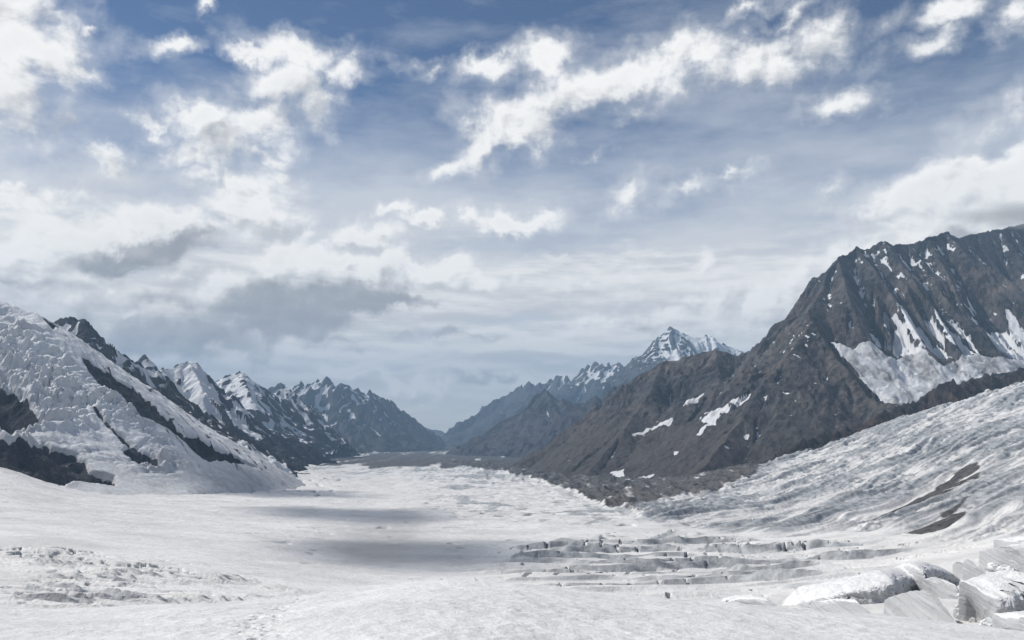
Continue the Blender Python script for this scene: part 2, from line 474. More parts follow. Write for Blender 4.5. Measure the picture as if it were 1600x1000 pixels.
M_ROCK_L = rock_snow_material('rock_and_snow_west', (0.014, 0.016, 0.020), (0.085, 0.086, 0.094), scale=1.0)
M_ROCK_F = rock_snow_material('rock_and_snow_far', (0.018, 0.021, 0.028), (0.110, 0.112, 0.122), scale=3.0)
M_ROCK_R = rock_snow_material('rock_and_scree_east', (0.012, 0.012, 0.014), (0.150, 0.138, 0.129), scree=(0.078, 0.068, 0.064), scale=1.2)
M_ROCK_D = rock_snow_material('brown_rock', (0.016, 0.014, 0.013), (0.085, 0.066, 0.054), scree=(0.05, 0.04, 0.034), scale=0.8)
M_GLAC = glacier_material('glacier_ice_and_snow')
M_SNOW = near_snow_material('granular_snow')

# ------------------------------------------------------------------ glacier base surface from columns of (row, distance)
COLS = {
    -300: [(955, 150), (925, 210), (890, 300), (860, 400), (825, 550), (785, 750), (760, 1000), (735, 1300), (705, 1500), (690, 1700)],
    0: [(960, 150), (930, 210), (890, 300), (860, 400), (830, 550), (803, 750), (780, 1000), (757, 1300), (733, 1550), (718, 1750)],
    100: [(955, 165), (930, 225), (890, 310), (860, 420), (834, 570), (808, 800), (790, 1080), (775, 1400), (762, 1700), (752, 1950)],
    200: [(945, 200), (900, 310), (870, 430), (840, 620), (810, 930), (790, 1280), (776, 1700), (768, 2050), (760, 2500)],
    400: [(930, 260), (900, 390), (870, 570), (840, 810), (810, 1220), (785, 1700), (766, 2300), (755, 2800), (740, 3600), (728, 4700), (718, 6000), (710, 8500)],
    600: [(930, 350), (900, 520), (870, 740), (840, 1000), (810, 1400), (785, 1900), (765, 2600), (748, 3500), (735, 4600), (725, 5600), (715, 7500), (705, 10500), (696, 15000), (689, 22000), (685, 32000)],
    800: [(930, 400), (900, 560), (870, 780), (830, 1150), (800, 1600), (770, 2400), (750, 3300), (735, 4400), (725, 5500), (715, 7500), (705, 10500), (696, 15000), (689, 22000), (685, 32000)],
    1000: [(935, 380), (900, 560), (870, 770), (830, 1150), (800, 1600), (780, 2050), (765, 2650), (752, 3400), (742, 4200)],
    1200: [(945, 290), (930, 350), (900, 500), (870, 720), (845, 950), (832, 1120), (800, 1480), (770, 1850), (740, 2250), (728, 2600)],
    1400: [(970, 170), (940, 240), (900, 380), (870, 540), (845, 750), (800, 1150), (760, 1500), (720, 1950), (690, 2300), (663, 2650), (655, 3000)],
    1600: [(990, 130), (940, 200), (900, 290), (860, 400), (800, 650), (740, 1050), (690, 1500), (650, 2050), (622, 2500), (600, 2850), (594, 3200)],
    1900: [(990, 130), (935, 200), (885, 290), (840, 400), (770, 650), (705, 1050), (655, 1500), (620, 2050), (592, 2500), (572, 2850), (566, 3200)],
}
LN0, LN1, NL = math.log(60.0), math.log(40000.0), 420
_lx = np.linspace(LN0, LN1, NL)
_ux, _wt = [], []
for px in sorted(COLS):
    rows = COLS[px]
    ly = np.array([math.log(r[1]) for r in rows]); w = np.array([gno(800, r[0])[1] for r in rows])
    # nearer than the first row: steepen; beyond the last: keep rising as the eye line does
    ly = np.concatenate([[LN0], ly, [LN1]]); w = np.concatenate([[w[0] - 0.10], w, [w[-1] + 0.004]])
    _ux.append(gno(px, 750)[0]); _wt.append(np.interp(_lx, ly, w))
_ux = np.array(_ux); _wt = np.array(_wt)
NU = 260
_ug = np.linspace(-1.2, 1.2, NU)
_tab = np.stack([np.interp(_ug, _ux, _wt[:, k]) for k in range(NL)], 1)          # [u, lnY]
_tab = blur(_tab, 26)

def glac_w(u, Y):
    a = np.clip((u + 1.2) / 2.4 * (NU - 1), 0, NU - 1.001)
    b = np.clip((np.log(np.maximum(Y, 61.0)) - LN0) / (LN1 - LN0) * (NL - 1), 0, NL - 1.001)
    i = a.astype(int); j = b.astype(int); fa = a - i; fb = b - j
    return (_tab[i, j] * (1 - fa) * (1 - fb) + _tab[i + 1, j] * fa * (1 - fb) + _tab[i, j + 1] * (1 - fa) * fb + _tab[i + 1, j + 1] * fa * fb)

def glac_z(X, Y):
    Y = np.maximum(Y, 61.0)
    return glac_w(X / Y, Y) * Y

_ys = np.exp(np.linspace(math.log(90), math.log(34000), 3000))
def on_glacier(px, py):
    """where the line of sight of a pixel meets the glacier"""
    u, w = gno(px, py)
    g = glac_w(np.full(_ys.shape, u), _ys)
    k = np.nonzero(g >= w)[0]
    Y = _ys[k[0]] if len(k) else _ys[-1]
    return (u * Y, Y)

def gl_poly(pts):
    return [on_glacier(*p) for p in pts]

# ------------------------------------------------------------------ glaciers and moraine: one polar grid, three objects
def build_glacier():
    nu, nr = 1000, 1250
    u = np.linspace(-0.86, 0.86, nu)
    yy = np.exp(np.linspace(math.log(95), math.log(34000), nr))
    U, Y = np.meshgrid(u, yy)
    X = U * Y
    Z = glac_z(X, Y)
    lx, ly = X + 40 * fbm(X / 260, Y / 260, 3, 11), Y + 40 * fbm(X / 260 + 9, Y / 260, 3, 12)

    # side glacier: lower edge and debris lines, all as places on the ground
    side = gl_poly([(955, 796), (1010, 806), (1060, 822), (1140, 834), (1230, 838), (1330, 830), (1400, 826), (1450, 838), (1500, 852), (1560, 838), (1620, 838), (1750, 860), (1750, 560), (1600, 592), (1480, 632), (1330, 672), (1240, 698), (1180, 735), (1130, 764), (1040, 782)])
    sd = poly_dist(lx, ly, side)
    fside = sstep(sd, -25, 45)
    mor = gl_poly([(690, 722), (760, 722), (830, 716), (905, 730), (1060, 750), (1180, 728), (1190, 738), (1130, 768), (1040, 786), (1040, 806), (1010, 812), (960, 800), (905, 776), (850, 754), (790, 738), (740, 732)])
    md = poly_dist(lx, ly, mor)
    fmor = sstep(md, -14, 16) * (1 - fside)

    h = np.zeros_like(Z); ice = np.zeros_like(Z); dirt = np.zeros_like(Z)
    far = np.clip(Y / 1500, 0.12, 3.0)
    h += 3.5 * far * fbm(X / 170, Y / 170, 4, 3)
    h += 0.45 * np.clip(Y / 500, .3, 2) * fbm(X / 22, Y / 30, 4, 5)

    # a: field of long steps and short cracks in the middle
    pa = gl_poly([(690, 915), (740, 880), (820, 852), (950, 838), (1100, 836), (1250, 846), (1400, 842), (1470, 862), (1420, 900), (1300, 935), (1200, 955), (1000, 945), (850, 922)])
    fa = sstep(poly_dist(lx, ly, pa), -30, 60)
    wx = 34 * fbm(X / 260, Y / 130, 4, 21) + 3.5 * fbm(X / 50, Y / 22, 3, 22)
    s = (Y + 0.10 * X + wx) / (15 + 0.020 * Y)
    fr = s - np.floor(s)
    step = sstep(fr, 0.0, 0.12) * (1 - fr) * 1.1
    amp = np.clip(0.72 + 2.4 * fbm(X / 170, Y / 40, 3, 25), 0.0, 1.4)
    h += fa * amp * (3.0 + 0.0048 * Y) * step
    ice += fa * 1.15 * amp * np.exp(-((fr - 0.07) / 0.09) ** 2)  # grey ice, also darkened to paint stronger shade on the step faces
    c = (X - 0.12 * Y + 16 * fbm(X / 60, Y / 45, 3, 27)) / 19
    fc = np.abs(c - np.floor(c) - 0.5)
    seg = sstep(fbm(X / 75, Y / 34, 3, 29), 0.07, 0.17)
    crack = fa * seg * (1 - sstep(fc, 0.028, 0.06)) * sstep(fr, 0.0, 0.05) * (1 - sstep(fr, 0.35, 0.5))
    h -= crack * 8
    ice += crack * 1.0
    # cracks where the side glacier presses in
    pe = gl_poly([(1080, 836), (1200, 846), (1330, 846), (1440, 832), (1500, 858), (1440, 872), (1300, 872), (1150, 862)])
    fe = sstep(poly_dist(lx, ly, pe), -20, 30)
    c = (X * 0.75 + Y * 0.5 + 14 * fbm(X / 50, Y / 50, 3, 31)) / 15
    fc = np.abs(c - np.floor(c) - 0.5)
    crack = fe * sstep(fbm(X / 55, Y / 30, 3, 33), 0.0, 0.12) * (1 - sstep(fc, 0.07, 0.16))
    h -= crack * 7; ice += crack * .7

    # b: broken ground on the near left: blocks, then curling folds
    pb = gl_poly([(-60, 858), (60, 852), (180, 868), (330, 880), (420, 892), (480, 915), (440, 938), (330, 950), (150, 958), (-60, 960)])
    fb = sstep(poly_dist(lx, ly, pb), -14, 26)
    near = sstep(Y, 400, 310)
    f1, f2, cv = worley(X / 12 + .6 * fbm(X / 30, Y / 30, 2, 41), Y / 6.5 + .6 * fbm(X / 30, Y / 30, 2, 42), 4)
    chaos = sstep(fbm(X / 70, Y / 50, 3, 43), -0.30, 0.10) * (1 - sstep(X / Y, -0.52, -0.28))
    h += fb * chaos * (1 - 0.72 * near) * ((cv - 0.5) * 5.0 - (1 - sstep(f2 - f1, 0.02, 0.16)) * 3.0 + (0.6 - f1) * 1.0)
    ice += fb * chaos * 0.8 * (1 - sstep(f2 - f1, 0.03, 0.25))
    s = (Y + 0.04 * X + 10 * fbm(X / 60, Y / 40, 3, 45)) / 5.5
    fr = s - np.floor(s)
    amp = np.clip(0.25 + 1.6 * fbm(X / 42, Y / 26, 3, 46), 0, 1.15)
    fold = sstep(fr, 0, 0.16) * (1 - fr)
    h += fb * amp * near * 3.8 * fold
    ice += fb * near * amp * 1.4 * np.exp(-((fr - 0.10) / 0.11) ** 2)  # fold faces: grey ice with shade painted into its colour
    h += fb * sstep(Y, 235, 320) * (1 - chaos) * amp * 1.6 * fold

    # c: scattered lens-shaped openings over the middle, and hairline cracks in the basin
    pc = gl_poly([(480, 830), (600, 800), (680, 770), (760, 750), (860, 772), (960, 802), (1080, 830), (1150, 850), (900, 865), (760, 880), (640, 860), (520, 880), (440, 900), (330, 880), (300, 850)])
    fc_ = sstep(poly_dist(lx, ly, pc), -40, 90)
    k = np.sqrt(np.clip(Y / 900, 0.3, 4.5))
    lens = sstep(perlin(X / (36 * k) + Y / 400, Y / (23 * k), 51) + 0.3 * fbm(X / 30, Y / 40, 3, 52), 0.46, 0.62) * sstep(fbm(X / 260, Y / 330, 2, 53), -0.12, 0.18)
    h -= fc_ * lens * 4.5 * k
    ice += fc_ * lens * 0.7
    t = (X * 0.85 - Y * 0.53) / 34 + 0.7 * fbm(X / 150, Y / 150, 3, 55)
    hair = (1 - sstep(np.abs(t - np.floor(t) - .5), 0.02, 0.055)) * sstep(fbm(X / 100, Y / 130, 3, 56), 0.12, 0.25) * sstep(Y, 600, 900) * (1 - sstep(X / Y, -0.2, -0.05))
    h -= hair * 2.0; ice += hair * .8
    # arcs under the apron of the west wall
    pd = gl_poly([(260, 752), (330, 740), (420, 735), (500, 730), (560, 760), (500, 775), (400, 775), (300, 768)])
    fd_ = sstep(poly_dist(lx, ly, pd), -50, 60)
    t = (X * 0.9 + Y * 0.30 + 60 * fbm(X / 300, Y / 300, 3, 58)) / 46
    arc = (1 - sstep(np.abs(t - np.floor(t) - .5), 0.06, 0.14)) * sstep(fbm(X / 160, Y / 200, 3, 59), -0.05, 0.1) * fd_
    h -= arc * 8; ice += arc * .8
    # faint transverse folds farther up the valley
    s = (Y + 0.2 * X + 60 * fbm(X / 330, Y / 300, 4, 68)) / (0.034 * Y)
    fr = s - np.floor(s)
    amp = np.clip(0.2 + 2.4 * fbm(X / (0.16 * Y), np.log(Y) * 9, 3, 69), 0, 1.2) * sstep(Y, 800, 1200) * (1 - sstep(Y, 3600, 4600)) * sstep(X / Y, -0.20, -0.04)
    h += amp * 0.0030 * Y * sstep(fr, 0, .16) * (1 - fr)
    ice += amp * 1.0 * np.exp(-((fr - .09) / .10) ** 2)
    # pits and ripples over the middle and far glacier
    mid = sstep(Y, 1000, 1700) * sstep(X / Y, -0.22, -0.02)
    rp = fbm(X / 44, Y / 34, 5, 66, .6)
    h += mid * 7.0 * rp * np.clip(Y / 2000, .5, 2.2)
    ice += mid * 0.9 * sstep(-rp, 0.02, 0.30)
    rp = fbm(X / 16, Y / 13, 4, 67, .6)
    h += (1 - mid) * 0.8 * rp * sstep(Y, 400, 700) * np.clip(Y / 900, .5, 2)
    # smooth streaks along the flow everywhere
    fl = fbm(X / 26, Y / 420, 4, 61)
    ice += 0.35 * sstep(Y, 1500, 4200) * sstep(fl + 0.4 * fbm(X / 200, Y / 900, 3, 62), -0.05, 0.3)
    # snow bank low on the left, streaked grey
    pk = gl_poly([(-200, 740), (20, 752), (60, 790), (40, 815), (-200, 830)])
    fk = sstep(poly_dist(lx, ly, pk), -30, 90)
    ice += fk * sstep(fbm(X / 40 + Y / 60, (Y - X) / 160, 4, 64), 0.0, 0.3) * 0.8
    h += fk * 3 * fbm(X / 30, Y / 50, 4, 65)

    # side glacier: flow bands, transverse crevasses, icy steps
    a = math.radians(40)
    fx = X * math.cos(a) + Y * math.sin(a)             # up the flow
    fy = -X * math.sin(a) + Y * math.cos(a)            # across it
    wv = 45 * fbm(X / 330, Y / 330, 3, 71)
    bands = fbm((fy + wv) / 72, fx / 800, 4, 72, 0.5)
    h += fside * (20 * bands + 13 * (ridged((fy + wv) / 46, fx / 620, 4, 73) - 0.5))
    rough = sstep(fbm(X / 210, Y / 210, 3, 74), -0.10, 0.22)
    t = (fx + 0.35 * fy + 26 * fbm(X / 90, Y / 90, 3, 75)) / 26
    fr = t - np.floor(t)
    cre = (1 - sstep(np.abs(fr - .5), 0.12, 0.27))
    h -= fside * rough * cre * sstep(fbm(X / 120, Y / 120, 3, 96), 0.0, 0.2) * 4.0
    f1, f2, cv = worley(fx / 24, (fy + .3 * wv) / 15, 9)
    h += fside * rough * (cv - .5) * 1.6
    h += fside * 6.0 * fbm((fy + wv) / 15, fx / 330, 3, 95)
    ice += fside * (0.36 + 1.9 * bands + 0.30 * rough * (0.4 + cre) + 0.8 * fbm((fy + wv) / 12, fx / 240, 4, 79))
    topsnow = sstep(X / Y, 0.40, 0.62) * sstep(Y, 1700, 2300)
    ice -= fside * topsnow * 0.25
    for pts in ([(1325, 816), (1400, 788), (1450, 768), (1500, 736), (1545, 718), (1535, 736), (1490, 764), (1440, 788), (1390, 810)], [(1385, 838), (1440, 824), (1490, 800), (1535, 772), (1500, 808), (1450, 831)]):
        d = poly_dist(lx + wv * .3, ly, gl_poly(pts))
        v = sstep(d, -12, 10) * sstep(0.25 - fbm((fy + wv) / 26, fx / 260, 4, 77), -0.05, 0.25)
        h *= 1 - 0.6 * v
        dirt += v * .95
    edge = np.exp(-((sd - 18) / 34) ** 2) * sstep(Y, 700, 1000)
    dirt += fside * edge * 0.55 * sstep(fbm(X / 50, Y / 90, 4, 78), -0.15, 0.2)
    top = np.exp(-(sd / 60) ** 2) * sstep(X / Y, 0.22, 0.3) * sstep(Y, 1800, 2200)
    dirt += top * 0.3

    # moraine: rubble ridges along the flow
    mr = ridged(X / 60, Y / 420, 4, 81)
    h += fmor * (16 * (mr - 0.45) + 9 * fbm(X / 18, Y / 26, 5, 82) + 7)
    dirt += fmor * (0.72 + 0.5 * fbm(X / 35, Y / 260, 4, 83)) * (1 - fside)
    # debris-covered tongue far down the valley, its dark tone also painted cloud shadow
    tongue = sstep(Y + 900 * fbm(X / 700, Y / 2500, 3, 85), 4300, 5700)
    strk = fbm(X / 110, Y / 5200, 4, 86)
    dirt += tongue * (0.80 + 0.9 * strk) - 0.75 * np.exp(-((Y - 9200 + X * .4) / 900) ** 2) * sstep(strk, -0.1, 0.2)
    h += tongue * 10 * fbm(X / 90, Y / 160, 4, 87)
    for off, wid, st in ((-60, 30, .75), (-330, 44, .6), (60, 34, .7), (-760, 60, .5)):
        cx = off + 0.0 * Y + 60 * perlin(Y / 1500, Y * 0 + off * .1, 91) - 0.045 * (Y - 3000)
        dirt += st * np.exp(-((X - cx) / wid) ** 2) * sstep(Y, 2300, 3600) * (0.55 + .9 * fbm(X / 30, Y / 260, 4, 92)) * (1 - fside) * (1 - fmor)
    ice += 0.5 * sstep(Y, 2600, 4200) * sstep(fbm(X / 90, Y / 700, 4, 93), -.2, .3)
    # dirty grey right edge of the main glacier
    ice += np.exp(-np.clip(-md, 0, 9999) / 120) * (1 - fside) * 0.5 * sstep(fl, -0.2, 0.2)

    Z = Z + h
    at = {'ice': np.clip(ice, 0, 1.4), 'dirt': np.clip(dirt, 0, 1.3)}
    fm = lambda A: 0.25 * (A[:-1, :-1] + A[1:, :-1] + A[:-1, 1:] + A[1:, 1:])
    ks = fm(sd) > 0
    km = (fm(md) > 0) & ~ks
    o = grid_mesh('glacier', X, Y, Z, M_GLAC, ~ks & ~km, at)
    tag(o, 'broad white snow covered glacier flowing down the middle of the valley', 'glacier', kind='structure')
    o = grid_mesh('side_glacier', X, Y, Z, M_GLAC, ks, at)
    tag(o, 'grey streaked tributary glacier sloping down beside the dark brown rock ridge', 'glacier', kind='structure')
    o = grid_mesh('moraine', X, Y, Z, M_GLAC, km, at)
    tag(o, 'dark band of rubble between the white glacier and the brown mountain', 'moraine', kind='stuff')

build_glacier()

# ------------------------------------------------------------------ snow slope the photographer stands on
def build_slope():
    nu, nr = 1100, 620
    u = np.linspace(-0.9, 0.9, nu)
    yy = np.concatenate([np.linspace(-12, 8, 30)[:-1], np.exp(np.linspace(math.log(8), math.log(215), nr))])
    U, Y = np.meshgrid(u, yy)
    X = U * (np.abs(Y) + 6.0) if False else U * np.maximum(Y, 8.0)
    rows = [(-400, 958), (0, 953), (200, 950), (330, 945), (440, 936), (520, 924), (600, 914), (700, 909), (800, 912), (900, 922), (1000, 932), (1100, 941), (1200, 950), (1350, 962), (1480, 974), (1600, 988), (2000, 1010)]
    ue = np.array([gno(r[0], r[1])[0] for r in rows]); we = np.array([gno(r[0], r[1])[1] for r in rows])
    kk = 2.5 / 70.0 ** 2
    s = -np.interp(U, ue, we) - 2 * math.sqrt(2.5 * kk)
    s = blur(s, 8)
    Yp = np.maximum(Y, 0)
    Z = -2.5 - s * Y - kk * Yp * Yp
    cup = np.clip(Y / 25, 0.6, 2.2)
    Z += 0.16 * cup * fbm(X / 7.0, Y / 9.0, 3, 101)
    f1, f2, cv = worley(X / 0.85 + .4 * perlin(X / 2, Y / 2, 102), Y / 1.0 + .4 * perlin(X / 2, Y / 2, 103), 3)
    Z += 0.13 * (f1 - 0.45) * (0.7 + 0.6 * fbm(X / 9, Y / 9, 2, 104))
    Z += 0.035 * fbm(X / 0.5, Y / 0.5, 3, 105)
    # trodden line leading down from the camera
    tx = np.interp(Y, [0, 19, 30, 45, 70], [-5.0, -6.4, -9.0, -12.4, -17.5]) + 0.5 * perlin(Y / 7, Y * 0 + .3, 106)
    d = np.abs(X - tx)
    tr = np.exp(-(d / 0.9) ** 2)
    f1, f2, cv = worley(X / 0.42, Y / 0.55, 8)
    Z -= tr * (0.06 + 0.16 * sstep(0.42 - f1, 0, 0.2) * (cv > .35))
    o = grid_mesh('snow_slope', X, Y, Z, M_SNOW)
    tag(o, 'rough grainy snow slope sloping away at the bottom of the picture', 'snow slope', kind='structure')

build_slope()

# ------------------------------------------------------------------ mountains
class Mountain:
    def __init__(self, x0, x1, y0, y1, res):
        self.x = np.arange(x0, x1, res); self.y = np.arange(y0, y1, res); self.res = res
        self.X, self.Y = np.meshgrid(self.x, self.y)
        self.H = np.full(self.X.shape, -1e9); self.T = np.zeros_like(self.X); self.D = np.zeros_like(self.X); self.S = np.zeros_like(self.X)
        self.wx = self.X; self.wy = self.Y
        self.seed = 0
    def warp(self, amp, lam, seed):
        self.seed = seed
        self.wx = self.X + amp * fbm(self.X / lam, self.Y / lam, 4, seed)
        self.wy = self.Y + amp * fbm(self.X / lam + 31, self.Y / lam, 4, seed + 9)
    def ridge(self, pts, slope, ease=900.0, p=0.30, ky=1.0, left=None):
        """a crest line; the ground falls off it at the given slope, easing with distance"""
        P = [pt(a, b, c * ky) for a, b, c in pts]
        run = self.seed * 37.0 + len(P) * 311.0
        for (ax, ay, az), (bx, by, bz) in zip(P[:-1], P[1:]):
            ex, ey = bx - ax, by - ay; L = math.hypot(ex, ey) + 1e-6
            t = np.clip(((self.wx - ax) * ex + (self.wy - ay) * ey) / (L * L), 0, 1)
            d = np.hypot(self.wx - ax - t * ex, self.wy - ay - t * ey)
            h = az + (bz - az) * t - slope * d * (1 + d / ease) ** (-p)
            better = h > self.H
            self.H = np.where(better, h, self.H)
            self.T = np.where(better, run + t * L, self.T); self.D = np.where(better, d, self.D)
            run += L
    def ribs(self, lam, amp, d0, seed, octv=4):
        """gullies and ribs that run down the fall line"""
        w = self.T + 0.5 * lam * fbm(self.X / (2 * lam), self.Y / (2 * lam), 3, seed + 40)
        r = ridged(w / lam, self.D / (5.0 * lam), octv, seed)
        self.rib = r
        self.H = self.H + amp * (r - 0.55) * sstep(self.D, 0, d0)
    def rough(self, lam, amp, seed, octv=6, crest=0.35, d0=150.0):
        k = crest + (1 - crest) * sstep(self.D, 0, d0)
        self.H = self.H + k * amp * (ridged(self.X / lam, self.Y / lam, octv, seed, 0.52) - 0.5)
    def spires(self, lam, amp, seed):
        """teeth along the crest"""
        w = self.T + 0.3 * lam * perlin(self.X / lam, self.Y / lam, seed + 3)
        k = 0.65 * (1 - 2.4 * np.abs(perlin(w / lam, self.T * 0 + .37, seed))) + 0.35 * (1 - 2.4 * np.abs(perlin(w / lam * 2.3, self.T * 0 + .71, seed + 1)))
        self.H = self.H + amp * k * np.exp(-self.D / (0.75 * lam))
    def hit(self, px, py):
        u, w = gno(px, py)
        Y = np.linspace(self.y[0], self.y[-1] - self.res, 2500); X = u * Y
        i = (X - self.x[0]) / self.res; j = (Y - self.y[0]) / self.res
        ok = (i >= 0) & (i < len(self.x) - 1)
        i = np.clip(i, 0, len(self.x) - 2); j = np.clip(j, 0, len(self.y) - 2)
        h = self.H[j.astype(int), i.astype(int)]
        k = np.nonzero(ok & (h >= w * Y))[0]
        if not len(k):
            k = np.nonzero(ok)[0]
            if not len(k): return (X[-1], Y[-1])
            k = k[np.argmax(h[k] / Y[k])][None]
        return (X[k[0]], Y[k[0]])
    def poly(self, pts, soft, wob=0.0, seed=0):
        P = [self.hit(*p) for p in pts]
        x, y = self.X, self.Y
        if wob:
            x = x + wob * fbm(x / (wob * 4), y / (wob * 4), 4, seed + 3); y = y + wob * fbm(self.X / (wob * 4) + 7, y / (wob * 4), 4, seed + 4)
        return sstep(poly_dist(x, y, P), -soft, soft)
    def slope_info(self):
        gy, gx = np.gradient(self.H, self.res)
        self.nz = 1 / np.sqrt(1 + gx * gx + gy * gy)
        b = blur(self.H, 3)
        self.curv = (blur(b, 8) - b) / self.res          # positive in hollows
        self.gx, self.gy = gx, gy
    def build(self, name, mat, label, snow, dirty=None, scree=None, split=None, bury=40.0, cat='mountain'):
        gz = glac_z(self.X, self.Y)
        H = self.H
        keep = H > gz - bury
        fm = lambda A: A[:-1, :-1] | A[1:, :-1] | A[:-1, 1:] | A[1:, 1:]
        keep = fm(keep)
        zero = np.zeros_like(H)
        at = {'snow': np.clip(snow, -0.5, 1.5), 'dirty': np.clip(dirty, 0, 1) if dirty is not None else zero, 'scree': np.clip(scree, 0, 1) if scree is not None else zero}
        if split is None:
            o = grid_mesh(name, self.X, self.Y, H, mat, keep, at)
        else:
            sn = blur(np.clip(snow, 0, 1), 4)
            sn = 0.25 * (sn[:-1, :-1] + sn[1:, :-1] + sn[:-1, 1:] + sn[1:, 1:]) > 0.5
            o = grid_mesh(name, self.X, self.Y, H, mat, keep & ~sn, at)
            c = grid_mesh(split, self.X, self.Y, H, mat, keep & sn, at, parent=o)
        tag(o, label, cat, kind='structure')
        return o

def west_icefall_mountain():
    m = Mountain(-2500, -620, 1400, 3050, 3.8)
    m.warp(22, 190, 201)
    m.ridge([(-500, 400, 2500), (-250, 432, 2480), (-100, 455, 2450), (0, 470, 2400), (45, 485, 2400), (62, 489, 2400), (92, 506, 2450)], 0.80, 1200)
    m.ridge([(92, 506, 2450), (115, 540, 2480), (150, 578, 2520), (190, 618, 2560), (240, 664, 2610), (290, 700, 2700), (355, 738, 2780), (430, 768, 2950)], 0.78, 900)
    m.ridge([(20, 560, 2150), (70, 620, 2050), (120, 690, 1980), (170, 755, 1960), (205, 785, 1960)], 0.80, 500)
    m.ridge([(-120, 560, 1950), (-40, 610, 1800), (10, 650, 1720), (60, 700, 1740)], 1.0, 500)
    m.slope_info()
    x, y = m.X, m.Y
    base = m.H.copy()
    soft = 7
    rock = np.zeros_like(x)
    polys = [
        [(-60, 560), (-10, 585), (0, 612), (24, 612), (60, 648), (64, 668), (40, 670), (24, 664), (16, 680), (0, 660), (-60, 640)],
        [(-120, 690), (0, 684), (16, 696), (48, 688), (68, 688), (80, 704), (120, 712), (132, 724), (138, 744), (176, 756), (178, 770), (160, 778), (132, 768), (80, 770), (40, 760), (16, 745), (0, 735), (-120, 720)],
        [(130, 558), (140, 560), (160, 576), (192, 596), (224, 616), (256, 648), (300, 690), (290, 690), (248, 660), (224, 650), (200, 630), (176, 610), (160, 604), (140, 580)],
        [(132, 618), (148, 632), (176, 668), (208, 696), (240, 716), (252, 732), (216, 730), (192, 708), (200, 700), (172, 672), (152, 648)],
        [(280, 680), (306, 682), (340, 704), (369, 714), (402, 734), (375, 728), (350, 722), (325, 724), (303, 704)],
        [(62, 488), (75, 492), (92, 506), (84, 512), (70, 500)],
    ]
    for k, p in enumerate(polys):
        rock = np.maximum(rock, m.poly(p, soft, 10, 210 + k))
    # seracs: broken blocks carried on the slope, coarse and fine
    zone = m.poly([(-200, 420), (0, 470), (62, 492), (100, 525), (128, 560), (170, 606), (215, 640), (262, 690), (300, 726), (262, 748), (235, 775), (150, 810), (-200, 810)], 30, 30, 219)
    def blocks(lx, ly, sd):
        al = (x * .85 - y * .52) / ly + .9 * fbm(x / (1.6 * lx), y / (1.6 * lx), 3, sd); ac = (x * .52 + y * .85) / lx + .9 * fbm(x / (1.6 * lx), y / (1.6 * lx), 3, sd + 1)
        f1, f2, cv = worley(ac, al, sd % 50)
        tilt = (f1 - .4) * 0.9
        return (cv - .5) - tilt * (cv > .4) - 0.55 * (1 - sstep(f2 - f1, 0.02, 0.10))
    calm = sstep(fbm(x / 230, y / 230, 3, 225), 0.08, 0.26)
    br = zone * (1 - 0.8 * calm) * (1 - rock)
    foot = sstep(base - glac_z(x, y), 8, 60)
    big = 0.45 + 0.9 * sstep(fbm(x / 190, y / 190, 3, 233), -.25, .3)
    terr = fbm(x / 150, y / 150, 4, 220)
    lev = base + 30 * terr
    ter = (np.floor(lev / 30) + sstep(lev / 30 - np.floor(lev / 30), 0.0, 0.55)) * 30 - lev       # icy steps across the slope
    m.H = m.H + br * foot * big * (0.9 * ter + 17 * blocks(74, 34, 221) + 11 * blocks(36, 17, 223) + 5.5 * blocks(15, 9.0, 224) + 4 * fbm(x / 14, y / 14, 3, 226))
    m.H = m.H + (1 - br) * (1 - rock) * foot * (5 * fbm(x / 50, y / 30, 4, 227) + 5 * (ridged((x + y) / 30, (x - y) / 180, 4, 230) - .5))
    # the foot of the ice runs out smoothly onto the glacier
    gz = glac_z(x, y) - 12
    kk = 45.0
    out = np.maximum(m.H, gz) + kk * np.log1p(np.exp(-np.abs(m.H - gz) / kk))
    m.H = m.H + (out - m.H) * (1 - rock) * sstep(x / y, -0.60, -0.50) * (1 - sstep(x, -790, -670)) * (1 - sstep(y, 2780, 2980))
    # the rock stands below the ice and is cut by gullies
    m.H = m.H + rock * (-16 + 26 * (ridged(x / 70, y / 70, 6, 228) - .5))
    m.slope_info()
    snow = 1.15 - 1.25 * rock + 0.15 * (m.nz - 0.75)
    snow -= (1 - rock) * 0.75 * (1 - zone) * sstep(ridged((x + y) / 60, (x - y) / 330, 4, 232), 0.60, 0.80) * sstep(foot, .5, 1)
    snow += rock * (0.85 * (ridged((x - y * .3) / 30, (y + x * .3) / 170, 4, 229) - 0.46) + 0.5 * (m.nz - 0.62) + 0.5 * fbm(x / 60, y / 60, 3, 234))
    dirty = 0.40 * (1 - sstep(base - glac_z(x, y), 10, 160)) + 0.30 * sstep(0.66 - m.nz, 0, 0.3) + .25 * (1 - zone) * sstep(fbm(x / 70, y / 70, 4, 231), -.1, .3)
    m.build('mountain', M_ROCK_L, 'steep snow mountain with a broken icefall and dark cliffs at its foot', snow, dirty, split='icefall')

